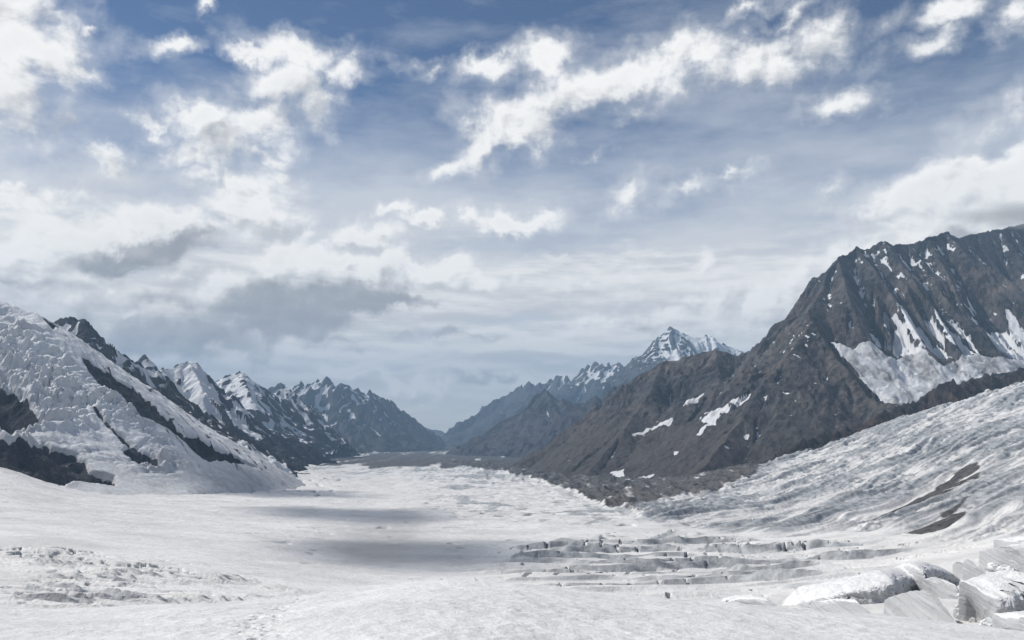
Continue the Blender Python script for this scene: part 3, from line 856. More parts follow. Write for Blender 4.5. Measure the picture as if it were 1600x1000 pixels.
def west_rock_ridge():
    m = Mountain(-2700, -900, 2650, 4500, 5.0)
    m.warp(30, 240, 241)
    m.ridge([(-60, 470, 3350), (40, 492, 3330), (85, 502, 3300), (105, 500, 3300), (132, 499, 3300), (150, 518, 3320), (165, 533, 3350), (182, 548, 3380), (200, 560, 3420), (235, 578, 3500), (252, 584, 3600)], 1.15, 700)
    m.ridge([(252, 584, 3600), (290, 624, 3640), (330, 658, 3720), (390, 694, 3880), (425, 708, 4050), (450, 722, 4250)], 0.85, 700)
    m.ridge([(165, 533, 3350), (205, 590, 3250), (260, 640, 3150), (320, 690, 3080), (380, 735, 3050)], 0.75, 600)
    m.ribs(90, 90, 120, 251, 4)
    m.ribs(34, 26, 60, 256, 3)
    m.rough(110, 30, 252, crest=.6)
    m.spires(70, 16, 258)
    m.slope_info()
    x, y = m.X, m.Y
    snow = 0.19 + 1.0 * (m.nz - 0.58) + 0.9 * np.clip(m.curv, -1, 1) + 0.35 * fbm(x / 120, y / 120, 4, 253) + .35 * (1 - sstep(m.rib, .2, .45))
    crest = [(165, 528), (182, 540), (215, 562), (255, 578), (262, 590), (235, 590), (205, 572), (185, 556)]
    snow += 1.0 * m.poly(crest, 14, 12, 254)
    for k, p in enumerate(([(250, 650), (285, 690), (330, 705), (390, 722), (400, 735), (300, 715), (240, 680)], [(85, 500), (112, 500), (110, 530), (92, 520)], [(280, 690), (350, 690), (440, 722), (450, 735), (330, 720)])):
        snow += 0.55 * m.poly(p, 14, 16, 255 + k)
    m.build('mountain', M_ROCK_L, 'dark blue grey rock ridge with a snow crest behind the icefall', snow, split='snow_crest')

def west_snow_peaks():
    m = Mountain(-3000, -1150, 3900, 6000, 6.0)
    m.warp(34, 300, 261)
    m.ridge([(150, 575, 4700), (200, 572, 4700), (214, 566, 4700), (226, 555, 4700), (236, 568, 4700), (248, 580, 4750), (262, 576, 4850), (278, 570, 4900), (293, 566, 4950), (305, 571, 4950), (318, 584, 4950), (336, 601, 5000)], 1.1, 600)
    m.ridge([(293, 566, 4950), (318, 610, 4700), (352, 650, 4600), (400, 686, 4650), (440, 706, 4800), (470, 716, 5000)], 0.85, 700)
    m.ridge([(336, 601, 5000), (372, 645, 5050), (420, 676, 5150), (470, 700, 5400), (505, 712, 5800)], 0.85, 700)
    m.ribs(170, 95, 160, 271, 3)
    m.ribs(52, 34, 80, 276, 4)
    m.rough(150, 36, 272, crest=.6)
    m.spires(90, 14, 278)
    m.slope_info()
    x, y = m.X, m.Y
    snow = 0.80 + 1.3 * (m.nz - 0.60) + 0.8 * np.clip(m.curv, -1, 1) + 0.5 * fbm(x / 210, y / 210, 4, 273)
    snow -= 0.9 * sstep(-40 - m.H, 0, 120)
    snow += 0.6 * m.poly([(252, 578), (293, 566), (335, 600), (352, 632), (400, 665), (440, 690), (400, 690), (340, 652), (300, 632), (264, 602)], 30, 30, 277)
    for k, p in enumerate(([(262, 588), (285, 585), (290, 602), (268, 602)], [(330, 585), (340, 610), (322, 592)], [(318, 662), (370, 670), (420, 700), (440, 715), (380, 712), (330, 690)], [(340, 610), (360, 640), (350, 645)])):
        snow -= 0.8 * m.poly(p, 18, 18, 274 + k)
    m.build('mountain', M_ROCK_L, 'pointed snowy peak with white flanks and a smaller summit beside it', snow, split='snow_flank')
    m = Mountain(-3600, -1500, 5600, 8800, 9.0)
    m.warp(50, 420, 281)
    m.ridge([(300, 610, 6800), (330, 602, 6800), (355, 589, 6800), (378, 581, 6800), (392, 590, 6850), (412, 608, 6900), (432, 613, 7100), (445, 606, 7200), (470, 630, 7300)], 1.0, 900)
    m.ridge([(378, 581, 6800), (395, 622, 6450), (440, 660, 6500), (490, 692, 6900), (525, 708, 7600)], 0.85, 900)
    m.ridge([(445, 606, 7200), (470, 640, 7200), (510, 675, 7500), (545, 700, 8200)], 0.85, 900)
    m.ribs(230, 150, 220, 291, 3)
    m.ribs(75, 52, 110, 296, 4)
    m.rough(200, 50, 292, crest=.6)
    m.spires(130, 18, 298)
    m.slope_info()
    x, y = m.X, m.Y
    snow = 0.74 + .3 * (1 - sstep(m.rib, .2, .45)) + 1.2 * (m.nz - 0.62) + 0.9 * np.clip(m.curv, -1, 1) + 0.55 * fbm(x / 300, y / 300, 4, 293) + 0.0016 * (m.H - 60)
    m.build('mountain', M_ROCK_L, 'snow capped peak with dark triangular faces left of the serrated range', snow, split='snow_flank')
    m = Mountain(-4600, -600, 8700, 14500, 15.0)
    m.warp(80, 700, 301)
    m.ridge([(380, 618, 11000), (425, 611, 11000), (437, 603, 11000), (448, 610, 11000), (460, 606, 11000), (478, 603, 11000), (490, 607, 11000), (500, 600, 11000), (515, 596, 11000), (528, 605, 11050), (545, 606, 11100), (560, 612, 11200), (575, 616, 11300), (590, 621, 11500), (605, 631, 11800), (630, 645, 12200), (655, 667, 12800), (690, 690, 13600)], 0.95, 1500)
    for r in ([(437, 603, 11000), (480, 640, 10300), (530, 685, 9700), (560, 700, 9500)], [(478, 603, 11000), (525, 645, 10500), (570, 690, 10000)], [(515, 596, 11000), (560, 640, 10600), (610, 690, 10300)], [(560, 612, 11200), (600, 650, 11000), (640, 690, 10900)], [(605, 631, 11800), (640, 665, 11600), (670, 692, 11600)]):
        m.ridge(r, 0.8, 1500)
    m.ribs(330, 230, 300, 311, 3)
    m.ribs(110, 80, 160, 316, 4)
    m.rough(300, 90, 312, crest=0.8)
    m.spires(190, 95, 318)
    m.slope_info()
    x, y = m.X, m.Y
    snow = 0.36 + .42 * (1 - sstep(m.rib, .2, .45)) * sstep(m.H, -250, 150) + 1.2 * (m.nz - 0.64) + 0.9 * np.clip(m.curv, -1, 1) + 0.5 * fbm(x / 420, y / 420, 4, 313) + 0.0014 * (m.H - 40)
    snow += 0.7 * m.poly([(530, 636), (545, 640), (560, 654), (545, 652)], 40, 40, 314)
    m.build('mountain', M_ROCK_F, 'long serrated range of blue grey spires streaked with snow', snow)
    m = Mountain(-6500, 500, 17000, 23500, 40.0)
    m.warp(160, 1500, 321)
    m.ridge([(480, 612, 20000), (560, 632, 19500), (620, 648, 19500), (660, 663, 20000), (690, 675, 20500), (720, 686, 21500), (745, 694, 22500)], 0.6, 3000)
    m.rough(900, 160, 322, crest=.5, d0=400)
    m.slope_info()
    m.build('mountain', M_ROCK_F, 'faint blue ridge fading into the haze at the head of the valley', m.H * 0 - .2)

def east_mountains():
    # far range and the clouded snow peak
    m = Mountain(-1900, 4200, 11800, 16500, 15.0)
    m.warp(80, 700, 331)
    m.ridge([(660, 706, 15600), (695, 690, 15400), (730, 667, 15200), (760, 645, 15000), (790, 624, 14800), (812, 606, 14600), (826, 598, 14500), (838, 606, 14500), (860, 596, 14500), (875, 590, 14300), (895, 590, 14200), (920, 574, 14000), (940, 567, 14000), (958, 573, 14000), (985, 572, 14000), (1040, 560, 14000), (1120, 560, 14000)], 0.75, 2000)
    for r in ([(826, 598, 14500), (800, 650, 14000), (770, 690, 13600)], [(875, 590, 14300), (860, 640, 13600), (840, 690, 13000)], [(940, 567, 14000), (930, 620, 13200), (910, 680, 12600)]):
        m.ridge(r, 0.7, 2000)
    m.ribs(360, 240, 340, 341, 3); m.ribs(120, 80, 160, 346, 4); m.rough(320, 90, 342, crest=.8); m.spires(220, 80, 348); m.slope_info()
    x, y = m.X, m.Y
    snow = 0.05 + .35 * (1 - sstep(m.rib, .2, .45)) * sstep(m.H, 0, 500) + 1.1 * (m.nz - 0.64) + 0.8 * np.clip(m.curv, -1, 1) + 0.5 * fbm(x / 420, y / 420, 4, 343) + 0.0015 * (m.H - 330)
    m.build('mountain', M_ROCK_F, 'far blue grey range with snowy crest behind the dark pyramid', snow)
    m = Mountain(1400, 5200, 9600, 12800, 11.0)
    m.warp(60, 500, 351)
    m.ridge([(930, 640, 11600), (985, 578, 11800), (1000, 562, 11800), (1012, 553, 11800), (1028, 537, 11800), (1036, 524, 11800), (1047, 511, 11800), (1058, 516, 11800), (1075, 522, 11800), (1092, 526, 11800), (1110, 524, 11800), (1124, 538, 11800), (1150, 546, 11800), (1172, 552, 11800), (1190, 548, 11800), (1240, 560, 11800)], 1.0, 1500)
    for r in ([(1047, 511, 11800), (1062, 560, 11200), (1070, 600, 10800)], [(1110, 524, 11800), (1130, 570, 11200)], [(1012, 553, 11800), (1010, 600, 11000), (990, 640, 10500)]):
        m.ridge(r, 0.95, 1500)
    m.ribs(280, 190, 260, 361, 3); m.ribs(95, 66, 140, 366, 4); m.rough(260, 80, 362, crest=.7); m.spires(170, 30, 368); m.slope_info()
    x, y = m.X, m.Y
    snow = 0.36 + 1.0 * (m.nz - 0.62) + 0.8 * np.clip(m.curv, -1, 1) + 0.4 * fbm(x / 360, y / 360, 4, 363) + 0.0012 * (m.H - 760)
    snow += 0.8 * m.poly([(1085, 528), (1110, 524), (1150, 546), (1160, 560), (1100, 560), (1082, 545)], 60, 50, 364) + 0.9 * m.poly([(1038, 552), (1062, 548), (1064, 566), (1044, 568)], 30, 20, 365)
    m.build('mountain', M_ROCK_F, 'sharp snow covered peak with its summit in cloud behind the brown crest', snow, split='snow_flank')
    # dark pyramid in the middle distance
    m = Mountain(-900, 2600, 7000, 10600, 10.0)
    m.warp(50, 420, 371)
    m.ridge([(690, 722, 10000), (730, 706, 9600), (762, 688, 9300), (800, 654, 9000), (830, 628, 8900), (853, 611, 8900), (868, 622, 9000), (900, 634, 9300), (950, 618, 9700), (1010, 600, 10000)], 0.8, 1300)
    m.ridge([(853, 611, 8900), (870, 650, 8500), (860, 695, 8000)], 0.75, 1300)
    m.ridge([(800, 716, 7500), (850, 682, 7500), (885, 655, 7500), (900, 641, 7500), (930, 624, 7500), (965, 606, 7600), (1010, 592, 7800)], 0.75, 1000)
    m.ribs(200, 130, 200, 381, 3); m.ribs(70, 46, 110, 386, 4); m.rough(190, 50, 382, crest=.7); m.spires(120, 40, 388); m.slope_info()
    x, y = m.X, m.Y
    snow = -0.18 + 0.9 * (m.nz - 0.64) + 0.8 * np.clip(m.curv, -1, 1) + 0.3 * fbm(x / 260, y / 260, 4, 383) + 0.0008 * (m.H - 60)
    m.build('mountain', M_ROCK_F, 'dark pyramid shaped spur in the middle of the right valley side', snow, scree=sstep(m.nz, .62, .8) * .6)

    # the great brown mountain on the right
    KY = 0.80
    m = Mountain(-500, 4000, 2600, 5450, 5.7)
    m.warp(15, 200, 401)
    rd = lambda pts, s, e=900, p=.3: m.ridge(pts, s, e, p, KY)
    rd([(835, 752, 6000), (850, 738, 6000), (868, 712, 6000), (905, 682, 6000), (942, 654, 5950), (970, 630, 5900), (1000, 600, 5800), (1020, 584, 5700), (1037, 564, 5600), (1060, 561, 5550), (1090, 552, 5500), (1120, 545, 5450)], 0.86, 1200, .2)
    rd([(1120, 545, 5450), (1150, 556, 5400), (1175, 549, 5350), (1200, 530, 5300), (1225, 505, 5250), (1252, 487, 5200), (1272, 468, 5200), (1285, 458, 5215)], 0.95, 900)
    rd([(1285, 458, 5215), (1289, 436, 5235), (1295, 423, 5270), (1312, 401, 5350), (1325, 398, 5400), (1338, 385, 5450), (1352, 391, 5480), (1380, 375, 5500), (1395, 383, 5500), (1420, 382, 5550), (1450, 371, 5600), (1480, 363, 5700), (1500, 372, 5770), (1540, 362, 5900), (1600, 350, 6100), (1760, 335, 6600), (1950, 320, 7200)], 2.0, 700, .35)
    rd([(1285, 450, 5215), (1262, 490, 4850), (1268, 504, 4700), (1281, 525, 4600), (1310, 563, 4400), (1352, 613, 4150), (1386, 637, 3950), (1400, 660, 3800)], 1.05, 800)
    rd([(1268, 504, 4700), (1232, 556, 4480), (1196, 598, 4330), (1160, 650, 4100), (1118, 706, 3820), (1090, 745, 3600)], 0.80, 800)
    rd([(1037, 564, 5600), (1012, 618, 5150), (975, 672, 4850), (925, 732, 4600)], 0.74, 1200, .2)
    rd([(1120, 545, 5450), (1122, 598, 5000), (1098, 660, 4560), (1050, 735, 4150)], 0.66, 1200, .2)
    for r in ([(1310, 404, 5350), (1325, 460, 4980), (1345, 520, 4650)], [(1338, 387, 5450), (1372, 430, 5180), (1400, 470, 4960), (1440, 536, 4640)], [(1380, 375, 5500), (1412, 416, 5260), (1448, 466, 5010), (1500, 548, 4620)], [(1420, 382, 5550), (1452, 420, 5340)],
              [(1480, 363, 5700), (1520, 405, 5400), (1560, 455, 5130), (1630, 535, 4850)], [(1450, 371, 5600), (1475, 420, 5330), (1500, 470, 5060)], [(1560, 360, 5970), (1610, 420, 5600), (1680, 500, 5250)], [(1352, 391, 5480), (1362, 440, 5170), (1378, 500, 4860)]):
        rd(r, 1.05, 600, .1)
    # hanging snow basin below the wall
    rd([(1310, 535, 4900), (1400, 566, 4640), (1480, 560, 4700), (1600, 548, 4950), (1800, 540, 5200)], 0.34, 420, -0.9)
    rd([(1400, 566, 4640), (1375, 606, 4330), (1425, 642, 3990), (1480, 660, 3800)], 0.42, 380, -0.9)
    m.slope_info()
    x, y = m.X, m.Y
    apron = m.poly([(1298, 528), (1335, 545), (1360, 535), (1400, 560), (1420, 545), (1470, 570), (1520, 548), (1560, 560), (1620, 545), (1700, 545), (1700, 580), (1600, 585), (1540, 592), (1480, 605), (1440, 622), (1425, 640), (1385, 632), (1345, 590), (1320, 560)], 16, 22, 402)
    face = 1 - apron
    rib_d = sstep(m.D, 0, 160)
    lam = 120.0
    w = m.T + 40 * fbm(x / 240, y / 240, 3, 405)
    wall = sstep(x / y, 0.355, 0.40) * sstep(m.H, 150, 330)
    wx = x + 0.10 * y + 45 * fbm(x / 300, y / 420, 3, 416)
    rw = ridged(wx / 210, y / 2300, 5, 417, .55)
    rr = ridged(w / lam, m.D / (7 * lam), 4, 406) * (1 - wall) + rw * wall
    r2 = ridged((w + 9 * fbm(x / 40, y / 40, 3, 414)) / 38, m.D / 330, 4, 415) * (1 - wall) + ridged((wx + 8 * fbm(x / 60, y / 60, 3, 418)) / 44, y / 700, 4, 419) * wall
    lowl = sstep(20 - m.H, 0, 200)                       # smooth scree low down
    m.H = m.H + face * rib_d * (1 - 0.62 * lowl) * ((100 + 115 * wall) * (rr - 0.55) + (34 + 16 * wall) * (r2 - .5))
    m.H = m.H + face * (0.4 + 0.6 * rib_d) * (1 - 0.6 * lowl) * (34 - 10 * wall) * (ridged(x / 120, y / 120, 7, 407, .6) - 0.5)
    m.spires(75, 9, 413)
    f1, f2, cv = worley(x / 60 + .8 * fbm(x / 90, y / 90, 3, 408), y / 46 + .8 * fbm(x / 90, y / 90, 3, 409), 41)
    rough = sstep(fbm(x / 220, y / 220, 3, 410), -0.1, 0.2)
    m.H = m.H + apron * (rough * 14 * (cv - .5) + 8 * fbm(x / 40, y / 40, 4, 411) - 12 + 12 * ridged(x / 70, y / 120, 4, 420))
    m.slope_info()
    hi = sstep(m.H, 200, 900)
    snow = -0.27 + 0.95 * (m.nz - 0.50) + (0.75 - 0.4 * wall) * np.clip(m.curv, -1.0, 1.0) + wall * 0.30 * sstep(fbm(wx / 30, y / 60, 4, 448), 0.02, 0.25) + 0.40 * fbm(x / 110, y / 110, 5, 412) + 0.36 * hi
    snow = snow * face + apron * 1.15
    patches = [
        [(1095, 652), (1125, 636), (1150, 624), (1172, 616), (1168, 626), (1130, 645), (1118, 662), (1085, 687), (1100, 665)],
        [(985, 679), (1010, 672), (1030, 662), (1055, 654), (1050, 664), (1020, 672)],
        [(1070, 630), (1085, 620), (1100, 616), (1092, 626), (1074, 638)],
        [(952, 738), (976, 735), (972, 748), (958, 744)], [(990, 750), (1026, 744), (1015, 752)],
        [(1162, 683), (1170, 680), (1170, 690)], [(1163, 694), (1176, 694), (1172, 698)], [(1125, 698), (1140, 697), (1138, 702)], [(1052, 708), (1062, 704), (1060, 711)],
        [(1120, 738), (1132, 738), (1128, 742)],
    ]
    psn = np.zeros_like(x)
    for k, p in enumerate(patches):
        psn = np.maximum(psn, m.poly(p, 9, 16, 420 + k))
    snow += psn * (1.1 + 1.6 * fbm(x / 26, y / 40, 4, 447))
    # slanting ledges on the shoulder, snow ribbons under the wall
    led = m.poly([(1225, 520), (1255, 503), (1275, 520), (1262, 555), (1240, 565), (1215, 548)], 20, 20, 440)
    snow += led * 0.85 * sstep(ridged((x * .5 + y) / 42, (x - y * .5) / 160, 3, 441), 0.62, 0.82)
    gul = m.poly([(1330, 400), (1480, 372), (1640, 360), (1640, 545), (1500, 560), (1400, 540)], 60, 40, 442)
    snow += gul * 0.80 * (1 - sstep(rr, 0.15, 0.36)) * sstep(fbm(x / 170, y / 170, 3, 443), -0.2, 0.2) + gul * 0.22 * sstep(fbm(x / 50, y / 50, 4, 445), 0.1, 0.3)
    snow += apron * (-0.55 * sstep(ridged(x / 150, y / 190, 4, 446), 0.72, 0.86))
    snow -= 0.9 * m.poly([(1490, 412), (1535, 412), (1572, 505), (1538, 512)], 25, 20, 449)
    apw = m.poly([(1285, 500), (1340, 505), (1400, 500), (1480, 500), (1560, 490), (1700, 490), (1700, 590), (1540, 592), (1425, 640), (1345, 590)], 60, 20, 450)
    snow += face * apw * 1.05 * (1 - sstep(rr, 0.20, 0.42))
    dirty = apron * (0.18 + sstep(fbm(x / 120, y / 120, 4, 444), -0.15, 0.25) * 0.8) + psn * .25
    scree = np.clip(sstep(m.nz, 0.68, 0.86) * 0.6 + 0.6 * lowl - 0.5 * hi, 0, 1)
    m.build('mountain', M_ROCK_R, 'great brown and grey rock mountain with ribbed walls and hanging snowfields', snow, dirty, scree, split='snowfield')

    # jagged dark ridge that dams the side glacier
    m = Mountain(380, 2500, 2350, 3450, 4.2)
    m.warp(22, 110, 451)
    m.ridge([(1040, 782, 2500), (1085, 765, 2560), (1130, 760, 2620), (1165, 745, 2680), (1200, 722, 2740), (1232, 702, 2790), (1262, 690, 2820), (1290, 681, 2850), (1330, 668, 2900), (1380, 648, 2940), (1396, 640, 2950), (1440, 626, 3000), (1465, 608, 3000), (1482, 601, 3010), (1500, 599, 3030), (1540, 587, 3090), (1566, 591, 3100), (1600, 576, 3150), (1760, 560, 3300)], 0.85, 600)
    m.ribs(42, 34, 40, 461)
    m.rough(60, 40, 462, crest=0.8, d0=50)
    m.spires(34, 12, 468)
    m.slope_info()
    x, y = m.X, m.Y
    snow = -0.3 + 0.5 * (m.nz - 0.7) + 0.4 * np.clip(m.curv, -1, 1) + 0.4 * fbm(x / 60, y / 60, 4, 463)
    m.build('mountain_ridge', M_ROCK_D, 'jagged dark brown rock ridge between the side glacier and the hanging snowfield', snow, scree=sstep(m.nz, .7, .85) * .5, bury=25, cat='ridge')

west_icefall_mountain()
west_rock_ridge()
west_snow_peaks()
east_mountains()

# ------------------------------------------------------------------ seracs at the lower right
def ice_material(name):
    m = bpy.data.materials.new(name); m.use_nodes = True
    T = NT(m.node_tree); T.n.clear()
    out = T.new('ShaderNodeOutputMaterial'); b = T.new('ShaderNodeBsdfPrincipled')
    T.l.new(b.outputs[0], out.inputs[0])
    g = T.new('ShaderNodeNewGeometry')
    P = g.outputs['Position']
    sp = T.new('ShaderNodeSeparateXYZ'); T.put(sp.inputs[0], g.outputs['Normal'])
    n2 = T.noise(P, 0.5, 6, 0.62)
    n3 = T.noise(P, 2.6, 4, 0.6)
    lay = T.noise(T.mapping(P, scale=(0.035, 0.035, 1.3)), 1.3, 5, 0.6, 0.0)          # layers of old snow
    ice = T.mix(T.ss(lay, 0.28, 0.72), (0.33, 0.338, 0.345), (0.50, 0.505, 0.51))
    ice = T.mix(T.ss(n2, 0.5, 0.8, 0, 0.5), ice, (0.30, 0.305, 0.31))
    sn = T.mix(T.ss(n2, 0.35, 0.7), (0.73, 0.725, 0.715), (0.60, 0.597, 0.59))
    up = T.math('ADD', sp.outputs[2], T.math('MULTIPLY', T.math('SUBTRACT', n2, 0.5), 0.3))
    T.put(b.inputs['Base Color'], T.mix(T.ss(up, 0.50, 0.68), ice, sn))
    b.inputs['Roughness'].default_value = 0.6
    bp = T.new('ShaderNodeBump'); bp.inputs['Strength'].default_value = 0.8; bp.inputs['Distance'].default_value = 1.0
    T.put(bp.inputs['Height'], T.math('ADD', T.math('MULTIPLY_ADD', n2, 0.5, T.math('MULTIPLY', n3, 0.15)), T.math('MULTIPLY', lay, 0.08)))
    T.l.new(bp.outputs[0], b.inputs['Normal'])
    return m

M_ICE = ice_material('layered_serac_ice')

def serac(label, cols, depth, rise, seed, rough=1.0, name='serac'):
    """a block of layered ice: cols = (column, row of the top edge, row of the foot) along its front"""
    px = np.array([c[0] for c in cols], float); tp = np.array([c[1] for c in cols], float); bt = np.array([c[2] for c in cols], float)
    nu = max(24, int((px[-1] - px[0]) * 0.9)); q = np.linspace(px[0], px[-1], nu)
    tp = np.interp(q, px, tp); bt = np.interp(q, px, bt)
    Yf = np.array([on_glacier(a, b)[1] for a, b in zip(q, bt)])
    for _ in range(6): Yf[1:-1] = (Yf[:-2] + Yf[1:-1] + Yf[2:]) / 3
    u = np.array([gno(a, 900)[0] for a in q]); wt = np.array([gno(a, b)[1] for a, b in zip(q, tp)]); wb = np.array([gno(a, b)[1] for a, b in zip(q, bt)])
    tv = np.linspace(0, 1, nu); env = np.minimum(1, np.minimum(tv, 1 - tv) / 0.16) ** 0.7
    rows = []
    k1, k2, k3 = 30, 22, 8
    top = wt * Yf; bot = wb * Yf
    hgt = (top - bot) * (0.06 + 0.94 * env)
    top = bot + hgt
    rr = np.minimum(hgt * 0.32, 2.2)                                  # melted, rounded brow
    for a in np.linspace(0, 1, k1):                                   # front wall, bending over into the roof
        if a < .8:
            z = bot - 5.0 + (hgt - rr + 5.0) * (a / .8); y = 0 * z
        else:
            q2 = (a - .8) / .2 * math.pi / 2
            z = top - rr + rr * math.sin(q2); y = rr * 1.3 * (1 - math.cos(q2))
        rows.append((u * Yf, Yf + y + 0.12 * (z - bot), z))
    Yt = rows[-1][1]
    for a in np.linspace(0.06, 1, k2):                                # snow on top
        Y2 = Yt + 0.32 * depth * a * (0.35 + 0.65 * env)
        rows.append((u * Yf + 0.05 * depth * a, Y2, top + 0.2 * rise * a * env - hgt * 0.35 * a * a))
    for a in np.linspace(0.15, 1, k3):                                # back wall
        X2, Y2, Z2 = rows[k1 + k2 - 1]
        rows.append((X2, Y2 + 1.5 * a, Z2 + (bot - 6.0 - Z2) * a))
    X = np.stack([r[0] for r in rows]); Y = np.stack([r[1] for r in rows]); Z = np.stack([r[2] for r in rows])
    s = rough
    ax = X + Y * .4
    dn = 0.9 * fbm(ax / 3.4, Z / 2.4, 5, seed) + 0.10 * fbm(ax / 30, Z / 0.9, 3, seed + 7) + 1.3 * fbm(ax / 11, Z / 9, 3, seed + 9) - 1.5 * sstep(ridged(ax / 7 + .3 * fbm(Z / 3, ax / 9, 2, seed + 5), Z / 14, 3, seed + 11), .78, .93)
    fr = np.zeros_like(X); fr[:k1] = 1; fr[k1:k1 + k2] = np.linspace(.5, 0, k2)[:, None]; fr[0] = 0
    Y = Y - s * fr * dn * 1.5
    Z = Z + s * np.where(fr > 0.9, 0.25, 0.45) * fbm(X / 4, Y / 4, 4, seed + 3) * (np.arange(len(rows)) > 3)[:, None]
    n, mm = X.shape
    co = np.stack([X, Y, Z], -1).reshape(-1, 3)
    idx = np.arange(n * mm).reshape(n, mm)
    q = np.stack([idx[:-1, :-1], idx[:-1, 1:], idx[1:, 1:], idx[1:, :-1]], -1)
    def piece(nm, faces, parent=None):
        used = sorted({i for fc in faces for i in fc}); mp = {i: k for k, i in enumerate(used)}
        me = bpy.data.meshes.new(nm); me.from_pydata([co[i].tolist() for i in used], [], [[mp[i] for i in fc] for fc in faces]); me.update()
        me.materials.append(M_ICE)
        o = bpy.data.objects.new(nm, me); COL.objects.link(o)
        if parent: o.parent = parent
        return o
    wall = q[:k1 - 2].reshape(-1, 4).tolist() + q[k1 + k2 - 1:].reshape(-1, 4).tolist()
    wall += np.stack([idx[-1, :-1], idx[-1, 1:], idx[0, 1:], idx[0, :-1]], -1).tolist()
    wall.append(idx[:, 0].tolist()); wall.append(idx[::-1, -1].tolist())
    o = piece(name, wall)
    piece('snow_roof', q[k1 - 2:k1 + k2 - 1].reshape(-1, 4).tolist(), o)
    tag(o, label, 'ice block', 'seracs breaking off beside the snow slope')
    return o

def build_seracs():
    serac('long tapering snow capped ice ridge, longest of the blocks beside the snow slope', [(1218, 945, 951), (1260, 940, 951), (1300, 932, 949), (1350, 920, 945), (1400, 908, 940), (1426, 901, 929), (1446, 893, 929), (1466, 884, 921), (1484, 878, 914), (1494, 879, 911), (1502, 889, 910)], 42, 9, 501)
    serac('narrow upright ice block split off the end of the long ice ridge', [(1503, 882, 906), (1508, 881, 907), (1514, 882, 907), (1519, 889, 907)], 18, 1, 511)
    serac('jagged triangular ice block right of the narrow upright block', [(1520, 888, 908), (1527, 877, 909), (1534, 887, 910), (1546, 893, 911)], 20, 2, 521)
    serac('smooth grey wedge of ice along the edge of the snow slope', [(1380, 961, 963), (1412, 945, 966), (1432, 938, 969), (1454, 934, 973), (1468, 935, 976), (1482, 939, 979), (1492, 952, 982)], 22, 4, 531, .7)
    serac('low rounded ice dome behind the smooth grey wedge', [(1456, 926, 934), (1464, 915, 935), (1480, 911, 936), (1495, 915, 936), (1504, 927, 935)], 30, 3, 541)
    serac('low snow covered ice hump left of the smooth grey wedge', [(1262, 953, 958), (1290, 947, 961), (1320, 943, 963), (1345, 945, 964), (1362, 955, 965)], 22, 1, 546, .7)
    serac('big overhanging ice block with a broad white snow roof', [(1534, 951, 976), (1545, 943, 980), (1556, 938, 982), (1584, 928, 980), (1610, 919, 976), (1660, 908, 974)], 40, 8, 551, 1.5)
    serac('low ice slab at the foot of the big overhanging block', [(1560, 985, 990), (1572, 972, 992), (1600, 966, 994), (1650, 961, 996)], 16, 1, 561)
    serac('high dark sided ice block above the broken rubble', [(1545, 876, 890), (1560, 870, 891), (1572, 869, 893), (1600, 862, 897), (1650, 850, 900)], 45, 5, 571, 1.3)
    serac('snow roofed ice block topmost beside the side glacier', [(1566, 858, 866), (1580, 848, 866), (1600, 846, 865), (1650, 838, 864)], 40, 4, 581)
    serac('dark low ice bank at the edge of the crevassed field', [(1120, 944, 951), (1150, 938, 951), (1180, 936, 952), (1206, 941, 953), (1216, 946, 953)], 25, 1, 591)
    # broken lumps between the blocks
    rnd = random.Random(5)
    spots = [(1548, 902), (1556, 896), (1563, 903), (1570, 899), (1560, 910), (1551, 914), (1575, 908), (1583, 904), (1566, 916), (1544, 918), (1536, 922), (1527, 925), (1541, 928), (1552, 924), (1590, 912), (1575, 917), (1518, 930), (1530, 934), (1512, 938), (1506, 944), (1519, 946), (1500, 952), (1512, 958), (1524, 962), (1508, 968), (1520, 974), (1546, 985), (1533, 984)]
    for k, (a, b) in enumerate(spots):
        X0, Y0 = on_glacier(a, b)
        r = (0.9 + 1.3 * rnd.random()) * Y0 / 250.0 * 1.2
        v, f = [], []
        n, mm = 9, 12
        for i in range(n):
            th = math.pi * i / (n - 1)
            for j in range(mm):
                ph = 2 * math.pi * j / mm
                d = 1 + 0.35 * (rnd.random() - .5)
                v.append((r * d * math.sin(th) * math.cos(ph) * 1.2, r * d * math.sin(th) * math.sin(ph), r * d * math.cos(th) * 0.9))
        for i in range(n - 1):
            for j in range(mm):
                f.append((i * mm + j, (i + 1) * mm + j, (i + 1) * mm + (j + 1) % mm, i * mm + (j + 1) % mm))
        me = bpy.data.meshes.new('ice_chunk'); me.from_pydata(v, [], f); me.update(); me.materials.append(M_ICE)
        o = bpy.data.objects.new('ice_chunk', me); COL.objects.link(o)
        o.location = (X0, Y0, glac_z(np.array([X0]), np.array([Y0]))[0] + r * 0.35)
        o.rotation_euler = (rnd.random(), rnd.random(), rnd.random() * 6)
        tag(o, 'small broken lump of ice lying between the seracs', 'ice chunk', 'broken ice between the seracs')

build_seracs()

